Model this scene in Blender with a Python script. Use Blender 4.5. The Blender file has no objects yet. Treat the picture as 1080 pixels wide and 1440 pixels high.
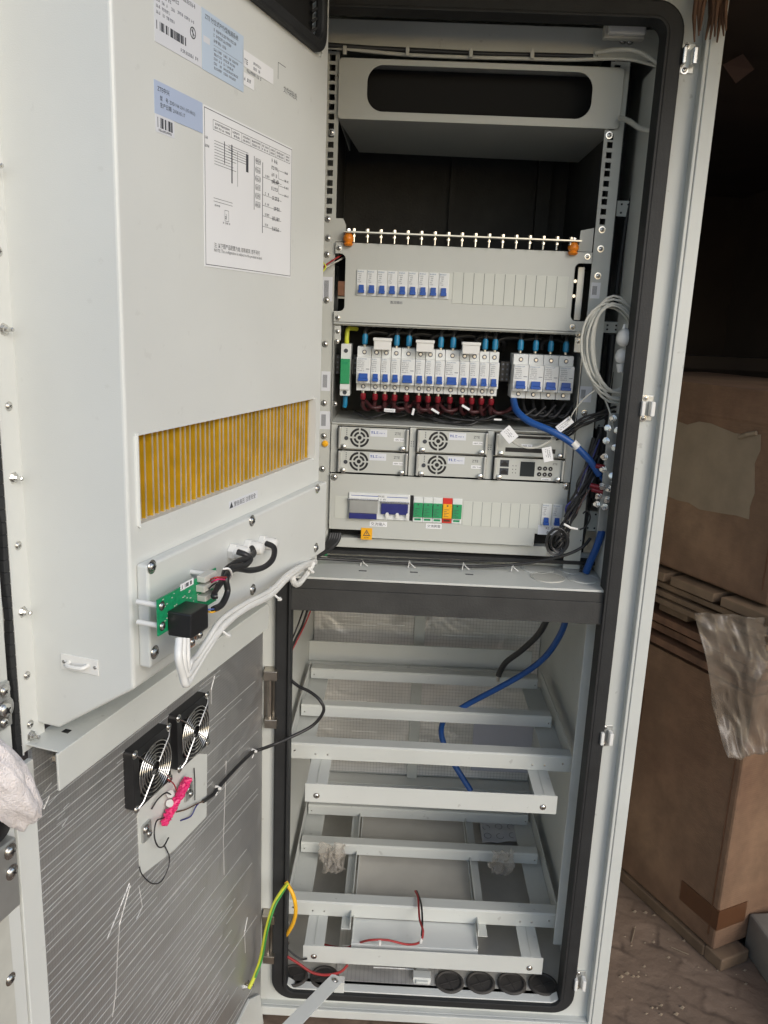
import bpy, bmesh, math, random
from mathutils import Vector, Matrix, noise
from math import sin, cos, pi, radians, sqrt, atan2
random.seed(7)
S = bpy.context.scene
COL = S.collection
# ------------------------------------------------------------------ camera, world, sun, exposure
CAM = (-0.0933, -1.4655, 0.1024); YAW, PITCH, ROLL = -0.0165, 0.2357, 0.0416; FPX = 1144.89
def cam_axes():
    f = Vector((sin(YAW)*cos(PITCH), cos(YAW)*cos(PITCH), -sin(PITCH)))
    r = Vector((cos(YAW), -sin(YAW), 0)); u = r.cross(f)
    return cos(ROLL)*r+sin(ROLL)*u, -sin(ROLL)*r+cos(ROLL)*u, f
CR, CU, CF = cam_axes()
cd = bpy.data.cameras.new('camera'); cam = bpy.data.objects.new('camera', cd); COL.objects.link(cam)
cam.matrix_world = Matrix(((CR.x, CU.x, -CF.x, CAM[0]), (CR.y, CU.y, -CF.y, CAM[1]), (CR.z, CU.z, -CF.z, CAM[2]), (0, 0, 0, 1)))
cd.sensor_fit = 'VERTICAL'; cd.sensor_height = 36; cd.lens = FPX/1440*36; cd.clip_start = .02; cd.clip_end = 500
S.camera = cam
SUN_EL, SUN_AZ = radians(28), radians(146)      # azimuth measured from +Y towards +X
w = bpy.data.worlds.new('World'); S.world = w; w.use_nodes = True
nt = w.node_tree; sky = nt.nodes.new('ShaderNodeTexSky'); sky.sky_type = 'NISHITA'; sky.sun_disc = False
sky.sun_elevation = SUN_EL; sky.sun_rotation = SUN_AZ; sky.air_density = 1.0; sky.dust_density = 1.5; sky.ozone_density = 1.0
bg = nt.nodes['Background']; bg.inputs['Strength'].default_value = .15
nt.links.new(sky.outputs[0], bg.inputs['Color'])
sl = bpy.data.lights.new('sun', 'SUN'); sl.energy = .8; sl.angle = radians(24); sl.color = (1, .995, .98)
so = bpy.data.objects.new('sun', sl); COL.objects.link(so)
sd = Vector((sin(SUN_AZ)*cos(SUN_EL), cos(SUN_AZ)*cos(SUN_EL), sin(SUN_EL)))
so.rotation_euler = (-sd).to_track_quat('-Z', 'Y').to_euler()
S.view_settings.view_transform = 'Standard'; S.view_settings.look = 'None'; S.view_settings.gamma = 1
S.view_settings.use_curve_mapping = False; S.view_settings.exposure = .33

# ------------------------------------------------------------------ picking helpers (photo pixel -> point on a real plane)
TH = radians(16.385); HX, HY = -.32, -.12
DU = Vector((-sin(TH), -cos(TH), 0)); DN = Vector((cos(TH), -sin(TH), 0)); CO = Vector(CAM)
def ray(x, y): return CF*FPX + CR*(x-540) - CU*(y-720)
def PY(x, y, Y):
    d = ray(x, y); return CO + d*((Y-CO.y)/d.y)
def PX(x, y, X):
    d = ray(x, y); return CO + d*((X-CO.x)/d.x)
def PZ(x, y, Z):
    d = ray(x, y); return CO + d*((Z-CO.z)/d.z)
H = Vector((HX, HY, 0))
def PD(x, y, n):
    d = ray(x, y); return CO + d*((n-(CO-H).dot(DN))/d.dot(DN))
def PF(x, y, t): v = PY(x, y, -t); return v.x, v.z            # cabinet face coords
def PDF(x, y, n): v = PD(x, y, n); return -(v-H).dot(DU), v.z   # door face coords
def mat4(a, b, c, o): return Matrix(((a[0], b[0], c[0], o[0]), (a[1], b[1], c[1], o[1]), (a[2], b[2], c[2], o[2]), (0, 0, 0, 1)))
I4 = Matrix.Identity(4)
FC = mat4((1, 0, 0), (0, 0, 1), (0, -1, 0), (0, 0, 0))            # x right, y up, t towards the viewer
FD = mat4(-DU, (0, 0, 1), DN, H)

# ------------------------------------------------------------------ materials
def newmat(name):
    m = bpy.data.materials.new(name); m.use_nodes = True
    return m, m.node_tree, m.node_tree.nodes['Principled BSDF']
def mk(name, col, rough=.5, metal=0, var=0., vscale=8., bump=0., bscale=200., spec=.5, trans=0, alpha=1, speck=0, coat=0, rvar=0):
    m, t, b = newmat(name); N = t.nodes; L = t.links
    b.inputs['Base Color'].default_value = (*col, 1); b.inputs['Roughness'].default_value = rough
    b.inputs['Metallic'].default_value = metal; b.inputs['Specular IOR Level'].default_value = spec
    b.inputs['Transmission Weight'].default_value = trans; b.inputs['Alpha'].default_value = alpha
    b.inputs['Coat Weight'].default_value = coat
    tc = N.new('ShaderNodeTexCoord')
    if var or speck or rvar:
        n = N.new('ShaderNodeTexNoise'); n.inputs['Scale'].default_value = vscale; n.inputs['Detail'].default_value = 6
        L.new(tc.outputs['Object'], n.inputs['Vector'])
        r = N.new('ShaderNodeMapRange'); r.inputs['From Min'].default_value = .3; r.inputs['From Max'].default_value = .7
        r.inputs['To Min'].default_value = 1-var; r.inputs['To Max'].default_value = 1+var*.6
        L.new(n.outputs['Fac'], r.inputs['Value'])
        mx = N.new('ShaderNodeMix'); mx.data_type = 'RGBA'; mx.blend_type = 'MULTIPLY'; mx.inputs[0].default_value = 1
        mx.inputs[6].default_value = (*col, 1); L.new(r.outputs[0], mx.inputs[7]); out = mx.outputs[2]
        if speck:
            n2 = N.new('ShaderNodeTexNoise'); n2.inputs['Scale'].default_value = 60; n2.inputs['Detail'].default_value = 3
            L.new(tc.outputs['Object'], n2.inputs['Vector'])
            r2 = N.new('ShaderNodeMapRange'); r2.inputs['From Min'].default_value = .69; r2.inputs['From Max'].default_value = .74
            r2.inputs['To Min'].default_value = 0; r2.inputs['To Max'].default_value = speck; L.new(n2.outputs['Fac'], r2.inputs['Value'])
            m2 = N.new('ShaderNodeMix'); m2.data_type = 'RGBA'; L.new(r2.outputs[0], m2.inputs[0]); L.new(out, m2.inputs[6])
            m2.inputs[7].default_value = (.16, .14, .11, 1); out = m2.outputs[2]
        L.new(out, b.inputs['Base Color'])
        if rvar:
            r3 = N.new('ShaderNodeMapRange'); r3.inputs['To Min'].default_value = rough-rvar; r3.inputs['To Max'].default_value = rough+rvar
            L.new(n.outputs['Fac'], r3.inputs['Value']); L.new(r3.outputs[0], b.inputs['Roughness'])
    if bump:
        n = N.new('ShaderNodeTexNoise'); n.inputs['Scale'].default_value = bscale; n.inputs['Detail'].default_value = 3
        L.new(tc.outputs['Object'], n.inputs['Vector'])
        bp = N.new('ShaderNodeBump'); bp.inputs['Strength'].default_value = bump; bp.inputs['Distance'].default_value = .002
        L.new(n.outputs['Fac'], bp.inputs['Height']); L.new(bp.outputs[0], b.inputs['Normal'])
    return m
M = {}
M['paint'] = mk('powder_coat_grey', (.585, .603, .572), .42, var=.07, rvar=.1, vscale=6, bump=.12, bscale=900, speck=.25)
M['paintw'] = mk('powder_coat_white', (.655, .672, .645), .38, var=.045, rvar=.1, vscale=5, bump=.12, bscale=900, speck=.07)
M['panel'] = mk('rack_panel_grey', (.51, .525, .49), .45, var=.04, vscale=5, bump=.1, bscale=900)
M['strip'] = mk('plastic_blank_grey', (.56, .58, .53), .5, var=.03, vscale=20)
M['galv'] = mk('galvanised_steel', (.56, .57, .55), .38, metal=.75, var=.12, vscale=25, rvar=.08)
M['zinc'] = mk('zinc_screw', (.72, .71, .68), .25, metal=1, var=.15, vscale=300)
M['nickel'] = mk('nickel_hinge', (.50, .46, .40), .33, metal=1, var=.2, vscale=60)
M['rubber'] = mk('black_rubber', (.018, .019, .02), .62, var=.25, vscale=30, bump=.2, bscale=300)
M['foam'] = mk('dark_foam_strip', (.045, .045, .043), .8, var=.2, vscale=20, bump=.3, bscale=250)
M['black'] = mk('black_plastic', (.015, .015, .016), .35, var=.1, vscale=50)
M['blacks'] = mk('black_cable', (.022, .022, .023), .42, var=.2, vscale=40)
M['dark'] = mk('interior_shade_black', (.01, .01, .01), .9)  # near-black for hidden bodies, also paints the shade inside openings
M['ink'] = mk('ink', (.05, .055, .065), .7)
M['inkg'] = mk('ink_grey', (.13, .14, .17), .7)
M['inkp'] = mk('ink_pale_blue', (.22, .30, .42), .7)
M['inkb'] = mk('ink_blue', (.08, .13, .38), .7)
M['blue'] = mk('blue_toggle', (.015, .085, .38), .38, var=.1, vscale=80)
M['navy'] = mk('navy_plastic', (.025, .03, .17), .35, var=.1, vscale=60)
M['bluec'] = mk('blue_cable', (.010, .075, .29), .42, var=.12, vscale=30)
M['sleeve'] = mk('blue_sleeve', (.01, .20, .38), .4, var=.15, vscale=60)
M['red'] = mk('red_sleeve', (.20, .006, .014), .4, var=.15, vscale=60)
M['redw'] = mk('red_wire', (.36, .03, .03), .45, var=.2, vscale=40)
M['maroon'] = mk('dark_red_cable', (.05, .009, .011), .5, var=.2, vscale=40)
M['pink'] = mk('pink_sleeve', (.75, .03, .17), .4, var=.2, vscale=120)
M['white'] = mk('white_plastic', (.74, .74, .71), .38, var=.05, vscale=30)
M['body'] = mk('breaker_white', (.70, .72, .71), .42, var=.05, vscale=60)
M['paper'] = mk('paper_white', (.80, .81, .82), .5, var=.03, vscale=10)
M['label'] = mk('label_blue_grey', (.44, .52, .68), .35, var=.03, vscale=10)
M['label2'] = mk('label_pale_blue', (.52, .62, .74), .3, var=.03, vscale=10)
M['label3'] = mk('label_pale_white', (.68, .70, .74), .3, var=.03, vscale=10)
M['green'] = mk('green_module', (.02, .30, .11), .45, var=.08, vscale=60)
M['pcb'] = mk('green_circuit_board', (.01, .27, .11), .35, var=.25, vscale=220)
M['yellow'] = mk('yellow_plastic', (.85, .42, .01), .45, var=.06, vscale=50)
M['redp'] = mk('red_plastic', (.62, .03, .02), .45, var=.06, vscale=50)
M['orange'] = mk('orange_resin', (.75, .22, .01), .4, var=.2, vscale=100)
M['gold'] = mk('gold_fin_coating', (.74, .46, .02), .42, metal=.3, var=.18, vscale=40, rvar=.1)
M['goldp'] = mk('pale_fin_edge', (.66, .61, .47), .4, metal=.3, var=.2, vscale=40)
M['yg'] = mk('yellow_green_wire', (.62, .66, .05), .4, var=.1, vscale=40)
M['yel'] = mk('yellow_wire', (.85, .45, .02), .4, var=.1, vscale=40)
M['grn'] = mk('green_stripe', (.05, .30, .06), .4)
M['copper'] = mk('tinned_copper', (.60, .58, .52), .3, metal=1, var=.2, vscale=80)
M['cop'] = mk('copper', (.55, .27, .17), .35, metal=.7, var=.2, vscale=80)
M['gcable'] = mk('grey_white_cable', (.52, .52, .47), .42, var=.1, vscale=30)
M['pad'] = mk('grey_base_mat', (.50, .48, .43), .55, var=.18, vscale=7, rvar=.1, bump=.1, bscale=60)
M['plug'] = mk('dusty_rubber_plug', (.055, .05, .045), .7, var=.25, vscale=40)
M['lilac'] = mk('lilac_film', (.50, .50, .57), .35, var=.05, vscale=6)
M['glassk'] = mk('dark_screen', (.03, .035, .035), .15)
M['amber'] = mk('clear_drop', (.75, .45, .05), .2)
M['cloth'] = mk('white_cotton', (.82, .77, .76), .9, var=.12, vscale=60, bump=1., bscale=420)
M['wood'] = mk('pallet_wood', (.17, .115, .072), .75, var=.35, vscale=14, bump=.4, bscale=80)
M['woodd'] = mk('rough_brown_wood', (.16, .085, .05), .8, var=.4, vscale=25, bump=.6, bscale=90)
M['tape'] = mk('brown_packing_tape', (.10, .045, .022), .3, var=.1, vscale=20)
M['pinkp'] = mk('faded_pink_paper', (.10, .062, .055), .8, var=.2, vscale=10)
M['trans'] = mk('greenish_bottle', (.42, .46, .36), .15, trans=.5)
M['shed'] = mk('dark_brown_shed_wall', (.06, .042, .03), .95, var=.4, vscale=2.5, bump=.5, bscale=10)  # dark brown with random mottling
def film(name, col, rough, alpha):
    m, t, b = newmat(name); N = t.nodes; L = t.links
    b.inputs['Base Color'].default_value = (*col, 1); b.inputs['Roughness'].default_value = rough
    tr = N.new('ShaderNodeBsdfTransparent'); mix = N.new('ShaderNodeMixShader')
    n = N.new('ShaderNodeTexNoise'); n.inputs['Scale'].default_value = 9; n.inputs['Detail'].default_value = 4
    tc = N.new('ShaderNodeTexCoord'); L.new(tc.outputs['Object'], n.inputs['Vector'])
    r = N.new('ShaderNodeMapRange'); r.inputs['From Min'].default_value = .3; r.inputs['From Max'].default_value = .7
    r.inputs['To Min'].default_value = alpha-.15; r.inputs['To Max'].default_value = alpha+.15; L.new(n.outputs['Fac'], r.inputs['Value'])
    L.new(r.outputs[0], mix.inputs[0]); L.new(tr.outputs[0], mix.inputs[1]); L.new(b.outputs[0], mix.inputs[2])
    L.new(mix.outputs[0], N['Material Output'].inputs['Surface']); return m
M['film'] = film('dusty_plastic_film', (.20, .165, .13), .25, .38)
M['bag'] = film('thin_clear_bag', (.60, .55, .48), .15, .28)
def cardboard():
    m, t, b = newmat('cardboard'); N = t.nodes; L = t.links; b.inputs['Roughness'].default_value = .85
    tc = N.new('ShaderNodeTexCoord'); n = N.new('ShaderNodeTexNoise'); n.inputs['Scale'].default_value = 3.5; n.inputs['Detail'].default_value = 8
    L.new(tc.outputs['Object'], n.inputs['Vector']); cr = N.new('ShaderNodeValToRGB')
    cr.color_ramp.elements[0].position = .3; cr.color_ramp.elements[0].color = (.155, .085, .050, 1)
    cr.color_ramp.elements[1].position = .72; cr.color_ramp.elements[1].color = (.235, .148, .09, 1)
    L.new(n.outputs['Fac'], cr.inputs[0]); L.new(cr.outputs[0], b.inputs['Base Color'])
    wv = N.new('ShaderNodeTexWave'); wv.bands_direction = 'Z'; wv.inputs['Scale'].default_value = 60; wv.inputs['Distortion'].default_value = .4
    mp = N.new('ShaderNodeMapping'); L.new(tc.outputs['Object'], mp.inputs[0]); L.new(mp.outputs[0], wv.inputs['Vector'])
    st = N.new('ShaderNodeTexNoise'); st.inputs['Scale'].default_value = 9; st.inputs['Detail'].default_value = 10; st.inputs['Roughness'].default_value = .7; L.new(tc.outputs['Object'], st.inputs['Vector'])
    sr = N.new('ShaderNodeMapRange'); sr.inputs['From Min'].default_value = .40; sr.inputs['From Max'].default_value = .62; sr.inputs['To Min'].default_value = .80; sr.inputs['To Max'].default_value = 1.12; L.new(st.outputs['Fac'], sr.inputs['Value'])
    ms = N.new('ShaderNodeMix'); ms.data_type = 'RGBA'; ms.blend_type = 'MULTIPLY'; ms.inputs[0].default_value = 1; L.new(cr.outputs[0], ms.inputs[6]); L.new(sr.outputs[0], ms.inputs[7]); L.new(ms.outputs[2], b.inputs['Base Color'])
    bp = N.new('ShaderNodeBump'); bp.inputs['Strength'].default_value = .25; bp.inputs['Distance'].default_value = .03; L.new(n.outputs['Fac'], bp.inputs['Height'])
    b3 = N.new('ShaderNodeBump'); b3.inputs['Strength'].default_value = .15; b3.inputs['Distance'].default_value = .002; L.new(wv.outputs['Fac'], b3.inputs['Height']); L.new(bp.outputs[0], b3.inputs['Normal']); L.new(b3.outputs[0], b.inputs['Normal'])
    return m
M['card'] = cardboard()
M['cardp'] = mk('torn_cardboard_liner', (.25, .195, .135), .9, var=.12, vscale=20, bump=.3, bscale=120)
def foilmat(name, cell, col, axis='D', line=.5):
    m, t, b = newmat(name); N = t.nodes; L = t.links
    b.inputs['Metallic'].default_value = .7
    tc = N.new('ShaderNodeTexCoord')
    mp = N.new('ShaderNodeMapping'); mp.vector_type = 'TEXTURE' if 0 else 'POINT'
    if axis == 'D': mp.inputs['Rotation'].default_value = (0, 0, -(pi/2-TH+pi/2) if 0 else 0)
    L.new(tc.outputs['Object'], mp.inputs[0])
    sx = N.new('ShaderNodeSeparateXYZ'); L.new(mp.outputs[0], sx.inputs[0])
    def lines(sock, period, width, amp):
        nz = N.new('ShaderNodeTexNoise'); nz.inputs['Scale'].default_value = 4; L.new(mp.outputs[0], nz.inputs['Vector'])
        a = N.new('ShaderNodeMath'); a.operation = 'MULTIPLY_ADD'; L.new(nz.outputs['Fac'], a.inputs[0]); a.inputs[1].default_value = amp; L.new(sock, a.inputs[2])
        d = N.new('ShaderNodeMath'); d.operation = 'DIVIDE'; L.new(a.outputs[0], d.inputs[0]); d.inputs[1].default_value = period
        f = N.new('ShaderNodeMath'); f.operation = 'FRACT'; L.new(d.outputs[0], f.inputs[0])
        c = N.new('ShaderNodeMath'); c.operation = 'LESS_THAN'; L.new(f.outputs[0], c.inputs[0]); c.inputs[1].default_value = width
        return c.outputs[0]
    mxx = N.new('ShaderNodeMath'); mxx.operation = 'ADD'
    L.new(lines(sx.outputs[0] if axis != 'D' else sx.outputs[1], cell, .22, .0), mxx.inputs[0]); L.new(lines(sx.outputs[2], cell*1.1, .22, .0), mxx.inputs[1])
    fl = N.new('ShaderNodeTexNoise'); fl.inputs['Scale'].default_value = 14; fl.inputs['Detail'].default_value = 5; L.new(mp.outputs[0], fl.inputs['Vector'])
    bg_ = N.new('ShaderNodeTexNoise'); bg_.inputs['Scale'].default_value = 3; bg_.inputs['Detail'].default_value = 3; L.new(mp.outputs[0], bg_.inputs['Vector'])
    k = N.new('ShaderNodeMath'); k.operation = 'MULTIPLY'; L.new(mxx.outputs[0], k.inputs[0]); L.new(fl.outputs['Fac'], k.inputs[1])
    cr = N.new('ShaderNodeMix'); cr.data_type = 'RGBA'; L.new(k.outputs[0], cr.inputs[0])
    cr.inputs[6].default_value = (*col, 1); cr.inputs[7].default_value = (*[c*line for c in col], 1)
    mm = N.new('ShaderNodeMix'); mm.data_type = 'RGBA'; mm.blend_type = 'MULTIPLY'; mm.inputs[0].default_value = 1
    r = N.new('ShaderNodeMapRange'); r.inputs['From Min'].default_value = .3; r.inputs['From Max'].default_value = .7; r.inputs['To Min'].default_value = .8; r.inputs['To Max'].default_value = 1.15
    L.new(bg_.outputs['Fac'], r.inputs['Value']); L.new(cr.outputs[2], mm.inputs[6]); L.new(r.outputs[0], mm.inputs[7]); L.new(mm.outputs[2], b.inputs['Base Color'])
    rr = N.new('ShaderNodeMapRange'); rr.inputs['To Min'].default_value = .25; rr.inputs['To Max'].default_value = .5; L.new(fl.outputs['Fac'], rr.inputs['Value']); L.new(rr.outputs[0], b.inputs['Roughness'])
    ad = N.new('ShaderNodeMath'); ad.operation = 'MULTIPLY_ADD'; L.new(mxx.outputs[0], ad.inputs[0]); ad.inputs[1].default_value = -.25; L.new(fl.outputs['Fac'], ad.inputs[2])
    bp = N.new('ShaderNodeBump'); bp.inputs['Strength'].default_value = .35; bp.inputs['Distance'].default_value = .003; L.new(ad.outputs[0], bp.inputs['Height'])
    dn = N.new('ShaderNodeTexNoise'); dn.inputs['Scale'].default_value = 7; dn.inputs['Detail'].default_value = 2; dn.inputs['Distortion'].default_value = 1.2; L.new(mp.outputs[0], dn.inputs['Vector'])
    b2 = N.new('ShaderNodeBump'); b2.inputs['Strength'].default_value = .5; b2.inputs['Distance'].default_value = .02; L.new(dn.outputs['Fac'], b2.inputs['Height']); L.new(bp.outputs[0], b2.inputs['Normal']); L.new(b2.outputs[0], b.inputs['Normal'])
    return m
M['foil'] = foilmat('insulation_foil', .0045, (.49, .485, .475), 'D', .7)
M['foilb'] = foilmat('insulation_foil_back', .0085, (.86, .845, .82), 'B', .74)
M['crease_glint'] = mk('foil_crease_glint', (.93, .93, .91), .32, metal=.6, var=.2, vscale=60)  # brighter than the foil, puts the glint of the creases into the colour
def groundmat():
    m, t, b = newmat('dirt_brick_floor'); N = t.nodes; L = t.links; b.inputs['Roughness'].default_value = .85
    tc = N.new('ShaderNodeTexCoord'); mp = N.new('ShaderNodeMapping'); mp.inputs['Rotation'].default_value = (0, 0, .5); L.new(tc.outputs['Object'], mp.inputs[0])
    br = N.new('ShaderNodeTexBrick'); br.inputs['Scale'].default_value = 4.2; br.inputs['Mortar Size'].default_value = .035; br.inputs['Mortar Smooth'].default_value = 1.0; L.new(mp.outputs[0], br.inputs[0])
    br.inputs['Color1'].default_value = (.23, .165, .12, 1); br.inputs['Color2'].default_value = (.17, .12, .085, 1); br.inputs['Mortar'].default_value = (.09, .062, .045, 1)
    n = N.new('ShaderNodeTexNoise'); n.inputs['Scale'].default_value = 11; n.inputs['Detail'].default_value = 9; L.new(tc.outputs['Object'], n.inputs['Vector'])
    dx = N.new('ShaderNodeMix'); dx.data_type = 'VECTOR'; dx.inputs[0].default_value = .06; L.new(mp.outputs[0], dx.inputs[4]); L.new(n.outputs['Color'], dx.inputs[5]); L.new(dx.outputs[1], br.inputs[0])
    mm = N.new('ShaderNodeMix'); mm.data_type = 'RGBA'; r = N.new('ShaderNodeMapRange'); r.inputs['From Min'].default_value = .34; r.inputs['From Max'].default_value = .60; L.new(n.outputs['Fac'], r.inputs['Value'])
    L.new(r.outputs[0], mm.inputs[0]); L.new(br.outputs[0], mm.inputs[6]); mm.inputs[7].default_value = (.20, .14, .10, 1); L.new(mm.outputs[2], b.inputs['Base Color'])
    bp = N.new('ShaderNodeBump'); bp.inputs['Strength'].default_value = .7; bp.inputs['Distance'].default_value = .02; L.new(n.outputs['Fac'], bp.inputs['Height']); L.new(bp.outputs[0], b.inputs['Normal'])
    return m
M['ground'] = groundmat()
M['slab'] = mk('dusty_slab', (.19, .175, .15), .9, var=.3, vscale=8, bump=.4, bscale=40)
M['yard'] = mk('pale_yard', (.20, .20, .19), .9, var=.2, vscale=1.5, bump=.3, bscale=20)

# ------------------------------------------------------------------ mesh builder
WM = {}
def wm(o): return WM.get(o.name, I4)
class MB:
    def __init__(s, M0=I4): s.v = []; s.f = []; s.M = M0; s.mi = []; s.m = 0
    def add(s, vs, fs):
        b = len(s.v); s.v += [s.M @ Vector(q) for q in vs]
        for f in fs: s.f.append([i+b for i in f]); s.mi.append(s.m)
        return s
    def box(s, x0, x1, y0, y1, z0, z1):
        x0, x1 = min(x0, x1), max(x0, x1); y0, y1 = min(y0, y1), max(y0, y1); z0, z1 = min(z0, z1), max(z0, z1)
        return s.add([(x0,y0,z0),(x1,y0,z0),(x1,y1,z0),(x0,y1,z0),(x0,y0,z1),(x1,y0,z1),(x1,y1,z1),(x0,y1,z1)],
                     [(3,2,1,0),(4,5,6,7),(0,1,5,4),(1,2,6,5),(2,3,7,6),(3,0,4,7)])
    def prism(s, pts, t0, t1):       # polygon in x,y extruded along the third axis
        n = len(pts); a = sum(pts[i][0]*pts[(i+1)%n][1]-pts[(i+1)%n][0]*pts[i][1] for i in range(n))
        if a < 0: pts = pts[::-1]
        return s.add([(*q, t0) for q in pts]+[(*q, t1) for q in pts],
                     [list(range(n))[::-1], [i+n for i in range(n)]]+[(i, (i+1)%n, (i+1)%n+n, i+n) for i in range(n)])
    def ring(s, outer, inner, t0, t1):   # two loops of equal count
        n = len(outer)
        vs = [(*q, t0) for q in outer]+[(*q, t0) for q in inner]+[(*q, t1) for q in outer]+[(*q, t1) for q in inner]
        fs = []
        for i in range(n):
            j = (i+1) % n
            fs += [(i, i+n, j+n, j), (i+2*n, j+2*n, j+3*n, i+3*n), (i, j, j+2*n, i+2*n), (i+n, i+3*n, j+3*n, j+n)]
        return s.add(vs, fs)
    def tube(s, pts, r, n=8, cap=True, flat=1.0):
        pts = [Vector(q) for q in pts]; vs = []; fs = []; k = len(pts); rr = r if isinstance(r, (list, tuple)) else [r]*k
        t = (pts[1]-pts[0]).normalized(); up = Vector((0, 0, 1)) if abs(t.z) < .9 else Vector((1, 0, 0)); nrm = t.cross(up).normalized()
        for i, q in enumerate(pts):
            a = pts[max(i-1, 0)]; b = pts[min(i+1, k-1)]; t2 = (b-a).normalized() if (b-a).length > 1e-9 else t
            nrm = (nrm - t2*nrm.dot(t2)); nrm = nrm.normalized() if nrm.length > 1e-6 else t2.orthogonal().normalized()
            bn = t2.cross(nrm)
            for j in range(n): an = 2*pi*j/n; vs.append(q+nrm*cos(an)*rr[i]+bn*sin(an)*rr[i]*flat)
            t = t2
        for i in range(k-1):
            for j in range(n): fs.append((i*n+j, i*n+(j+1) % n, (i+1)*n+(j+1) % n, (i+1)*n+j))
        if cap: fs += [list(range(n))[::-1], [(k-1)*n+j for j in range(n)]]
        return s.add(vs, fs)
    def cyl(s, c, ax, r, h, n=16, r2=None):
        c = Vector(c); ax = Vector(ax).normalized(); return s.tube([c, c+ax*h], [r, r if r2 is None else r2], n)
    def lathe(s, c, ax, prof, n=16):     # prof: (dist along axis, radius)
        c = Vector(c); ax = Vector(ax).normalized(); a = ax.orthogonal().normalized(); b = ax.cross(a); vs = []; fs = []
        for d, r in prof:
            for j in range(n): an = 2*pi*j/n; vs.append(c+ax*d+a*cos(an)*r+b*sin(an)*r)
        for i in range(len(prof)-1):
            for j in range(n): fs.append((i*n+j, i*n+(j+1) % n, (i+1)*n+(j+1) % n, (i+1)*n+j))
        fs += [list(range(n))[::-1], [(len(prof)-1)*n+j for j in range(n)]]
        return s.add(vs, fs)
    def build(s, name, mat, parent=None, bev=0, smooth=False, loc=None):
        me = bpy.data.meshes.new(name)
        if parent is not None: inv = wm(parent).inverted()
        else:
            if loc is None:
                xs = [v.x for v in s.v]; ys = [v.y for v in s.v]; zs = [v.z for v in s.v]
                loc = ((min(xs)+max(xs))/2, (min(ys)+max(ys))/2, min(zs))
            inv = Matrix.Translation(Vector(loc)).inverted()
        me.from_pydata([inv @ v for v in s.v], [], s.f)
        mats = mat if isinstance(mat, (list, tuple)) else [mat]
        for k in mats: me.materials.append(M[k])
        me.polygons.foreach_set('material_index', s.mi)
        me.update()
        o = bpy.data.objects.new(name, me); COL.objects.link(o)
        if parent is not None: o.parent = parent; WM[o.name] = wm(parent).copy()
        else: o.location = loc; WM[o.name] = Matrix.Translation(Vector(loc))
        if smooth:
            me.shade_smooth()
            me.set_sharp_from_angle(angle=radians(38))
        if bev:
            b = o.modifiers.new('bevel', 'BEVEL'); b.width = bev; b.segments = 2; b.limit_method = 'ANGLE'; b.angle_limit = radians(40); b.harden_normals = False
        return o
def tag(o, label=None, cat=None, group=None, kind=None):
    if label: o['label'] = label
    if cat: o['category'] = cat
    if group: o['group'] = group
    if kind: o['kind'] = kind
    return o
def thing(name, Mx, label, cat, group=None):
    o = bpy.data.objects.new(name, None); COL.objects.link(o); o.empty_display_size = .02
    o.matrix_world = Mx; WM[o.name] = Mx.copy(); return tag(o, label, cat, group)
def dup(root, Mx, label=None, group=None):
    r = root.copy(); COL.objects.link(r); r.matrix_world = Mx; WM[r.name] = Mx.copy()
    if label: r['label'] = label
    if group: r['group'] = group
    for ch in list(root.children):
        c = ch.copy(); COL.objects.link(c); c.parent = r; WM[c.name] = Mx.copy()
        for g in list(ch.children):
            d = g.copy(); COL.objects.link(d); d.parent = c
    return r
T = Matrix.Translation
def rrect(x0, x1, y0, y1, r, n=6):
    p = []
    for cx, cy, a0 in ((x1-r, y1-r, 0), (x0+r, y1-r, pi/2), (x0+r, y0+r, pi), (x1-r, y0+r, 1.5*pi)):
        for i in range(n+1): a = a0+pi/2*i/n; p.append((cx+r*cos(a), cy+r*sin(a)))
    return p
def spline(P, k=8):
    P = [Vector(q) for q in P]; out = []
    Q = [P[0]*2-P[1]]+P+[P[-1]*2-P[-2]]
    for i in range(1, len(Q)-2):
        for j in range(k):
            t = j/k; a, b, c, d = Q[i-1:i+3]
            out.append(.5*((2*b)+(c-a)*t+(2*a-5*b+4*c-d)*t*t+(3*b-a-3*c+d)*t**3))
    out.append(P[-1]); return out
def pyc(pts): return [PY(*q) for q in pts]
def cable(name, pts, r, mat, label=None, cat=None, parent=None, group=None, k=8, n=10, bundle=0, spread=0):
    mb = MB(); P = spline(pts, k)
    if not bundle: mb.tube(P, r, n)
    else:
        for b in range(bundle):
            a0 = 2*pi*b/bundle+.4; Q = []
            for i, q in enumerate(P):
                t = (P[min(i+1, len(P)-1)]-P[max(i-1, 0)]).normalized(); s1 = t.orthogonal().normalized() if 0 else t.cross(Vector((0.3, -1, .2))).normalized(); s2 = t.cross(s1)
                a = a0+i*.08; w_ = spread*(1+.25*sin(i*.5+b*1.7))
                Q.append(q+s1*cos(a)*w_+s2*sin(a)*w_)
            mb.tube(Q, r, 7)
    o = mb.build(name, mat, parent, smooth=True)
    if label: tag(o, label, cat, group)
    return o
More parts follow.
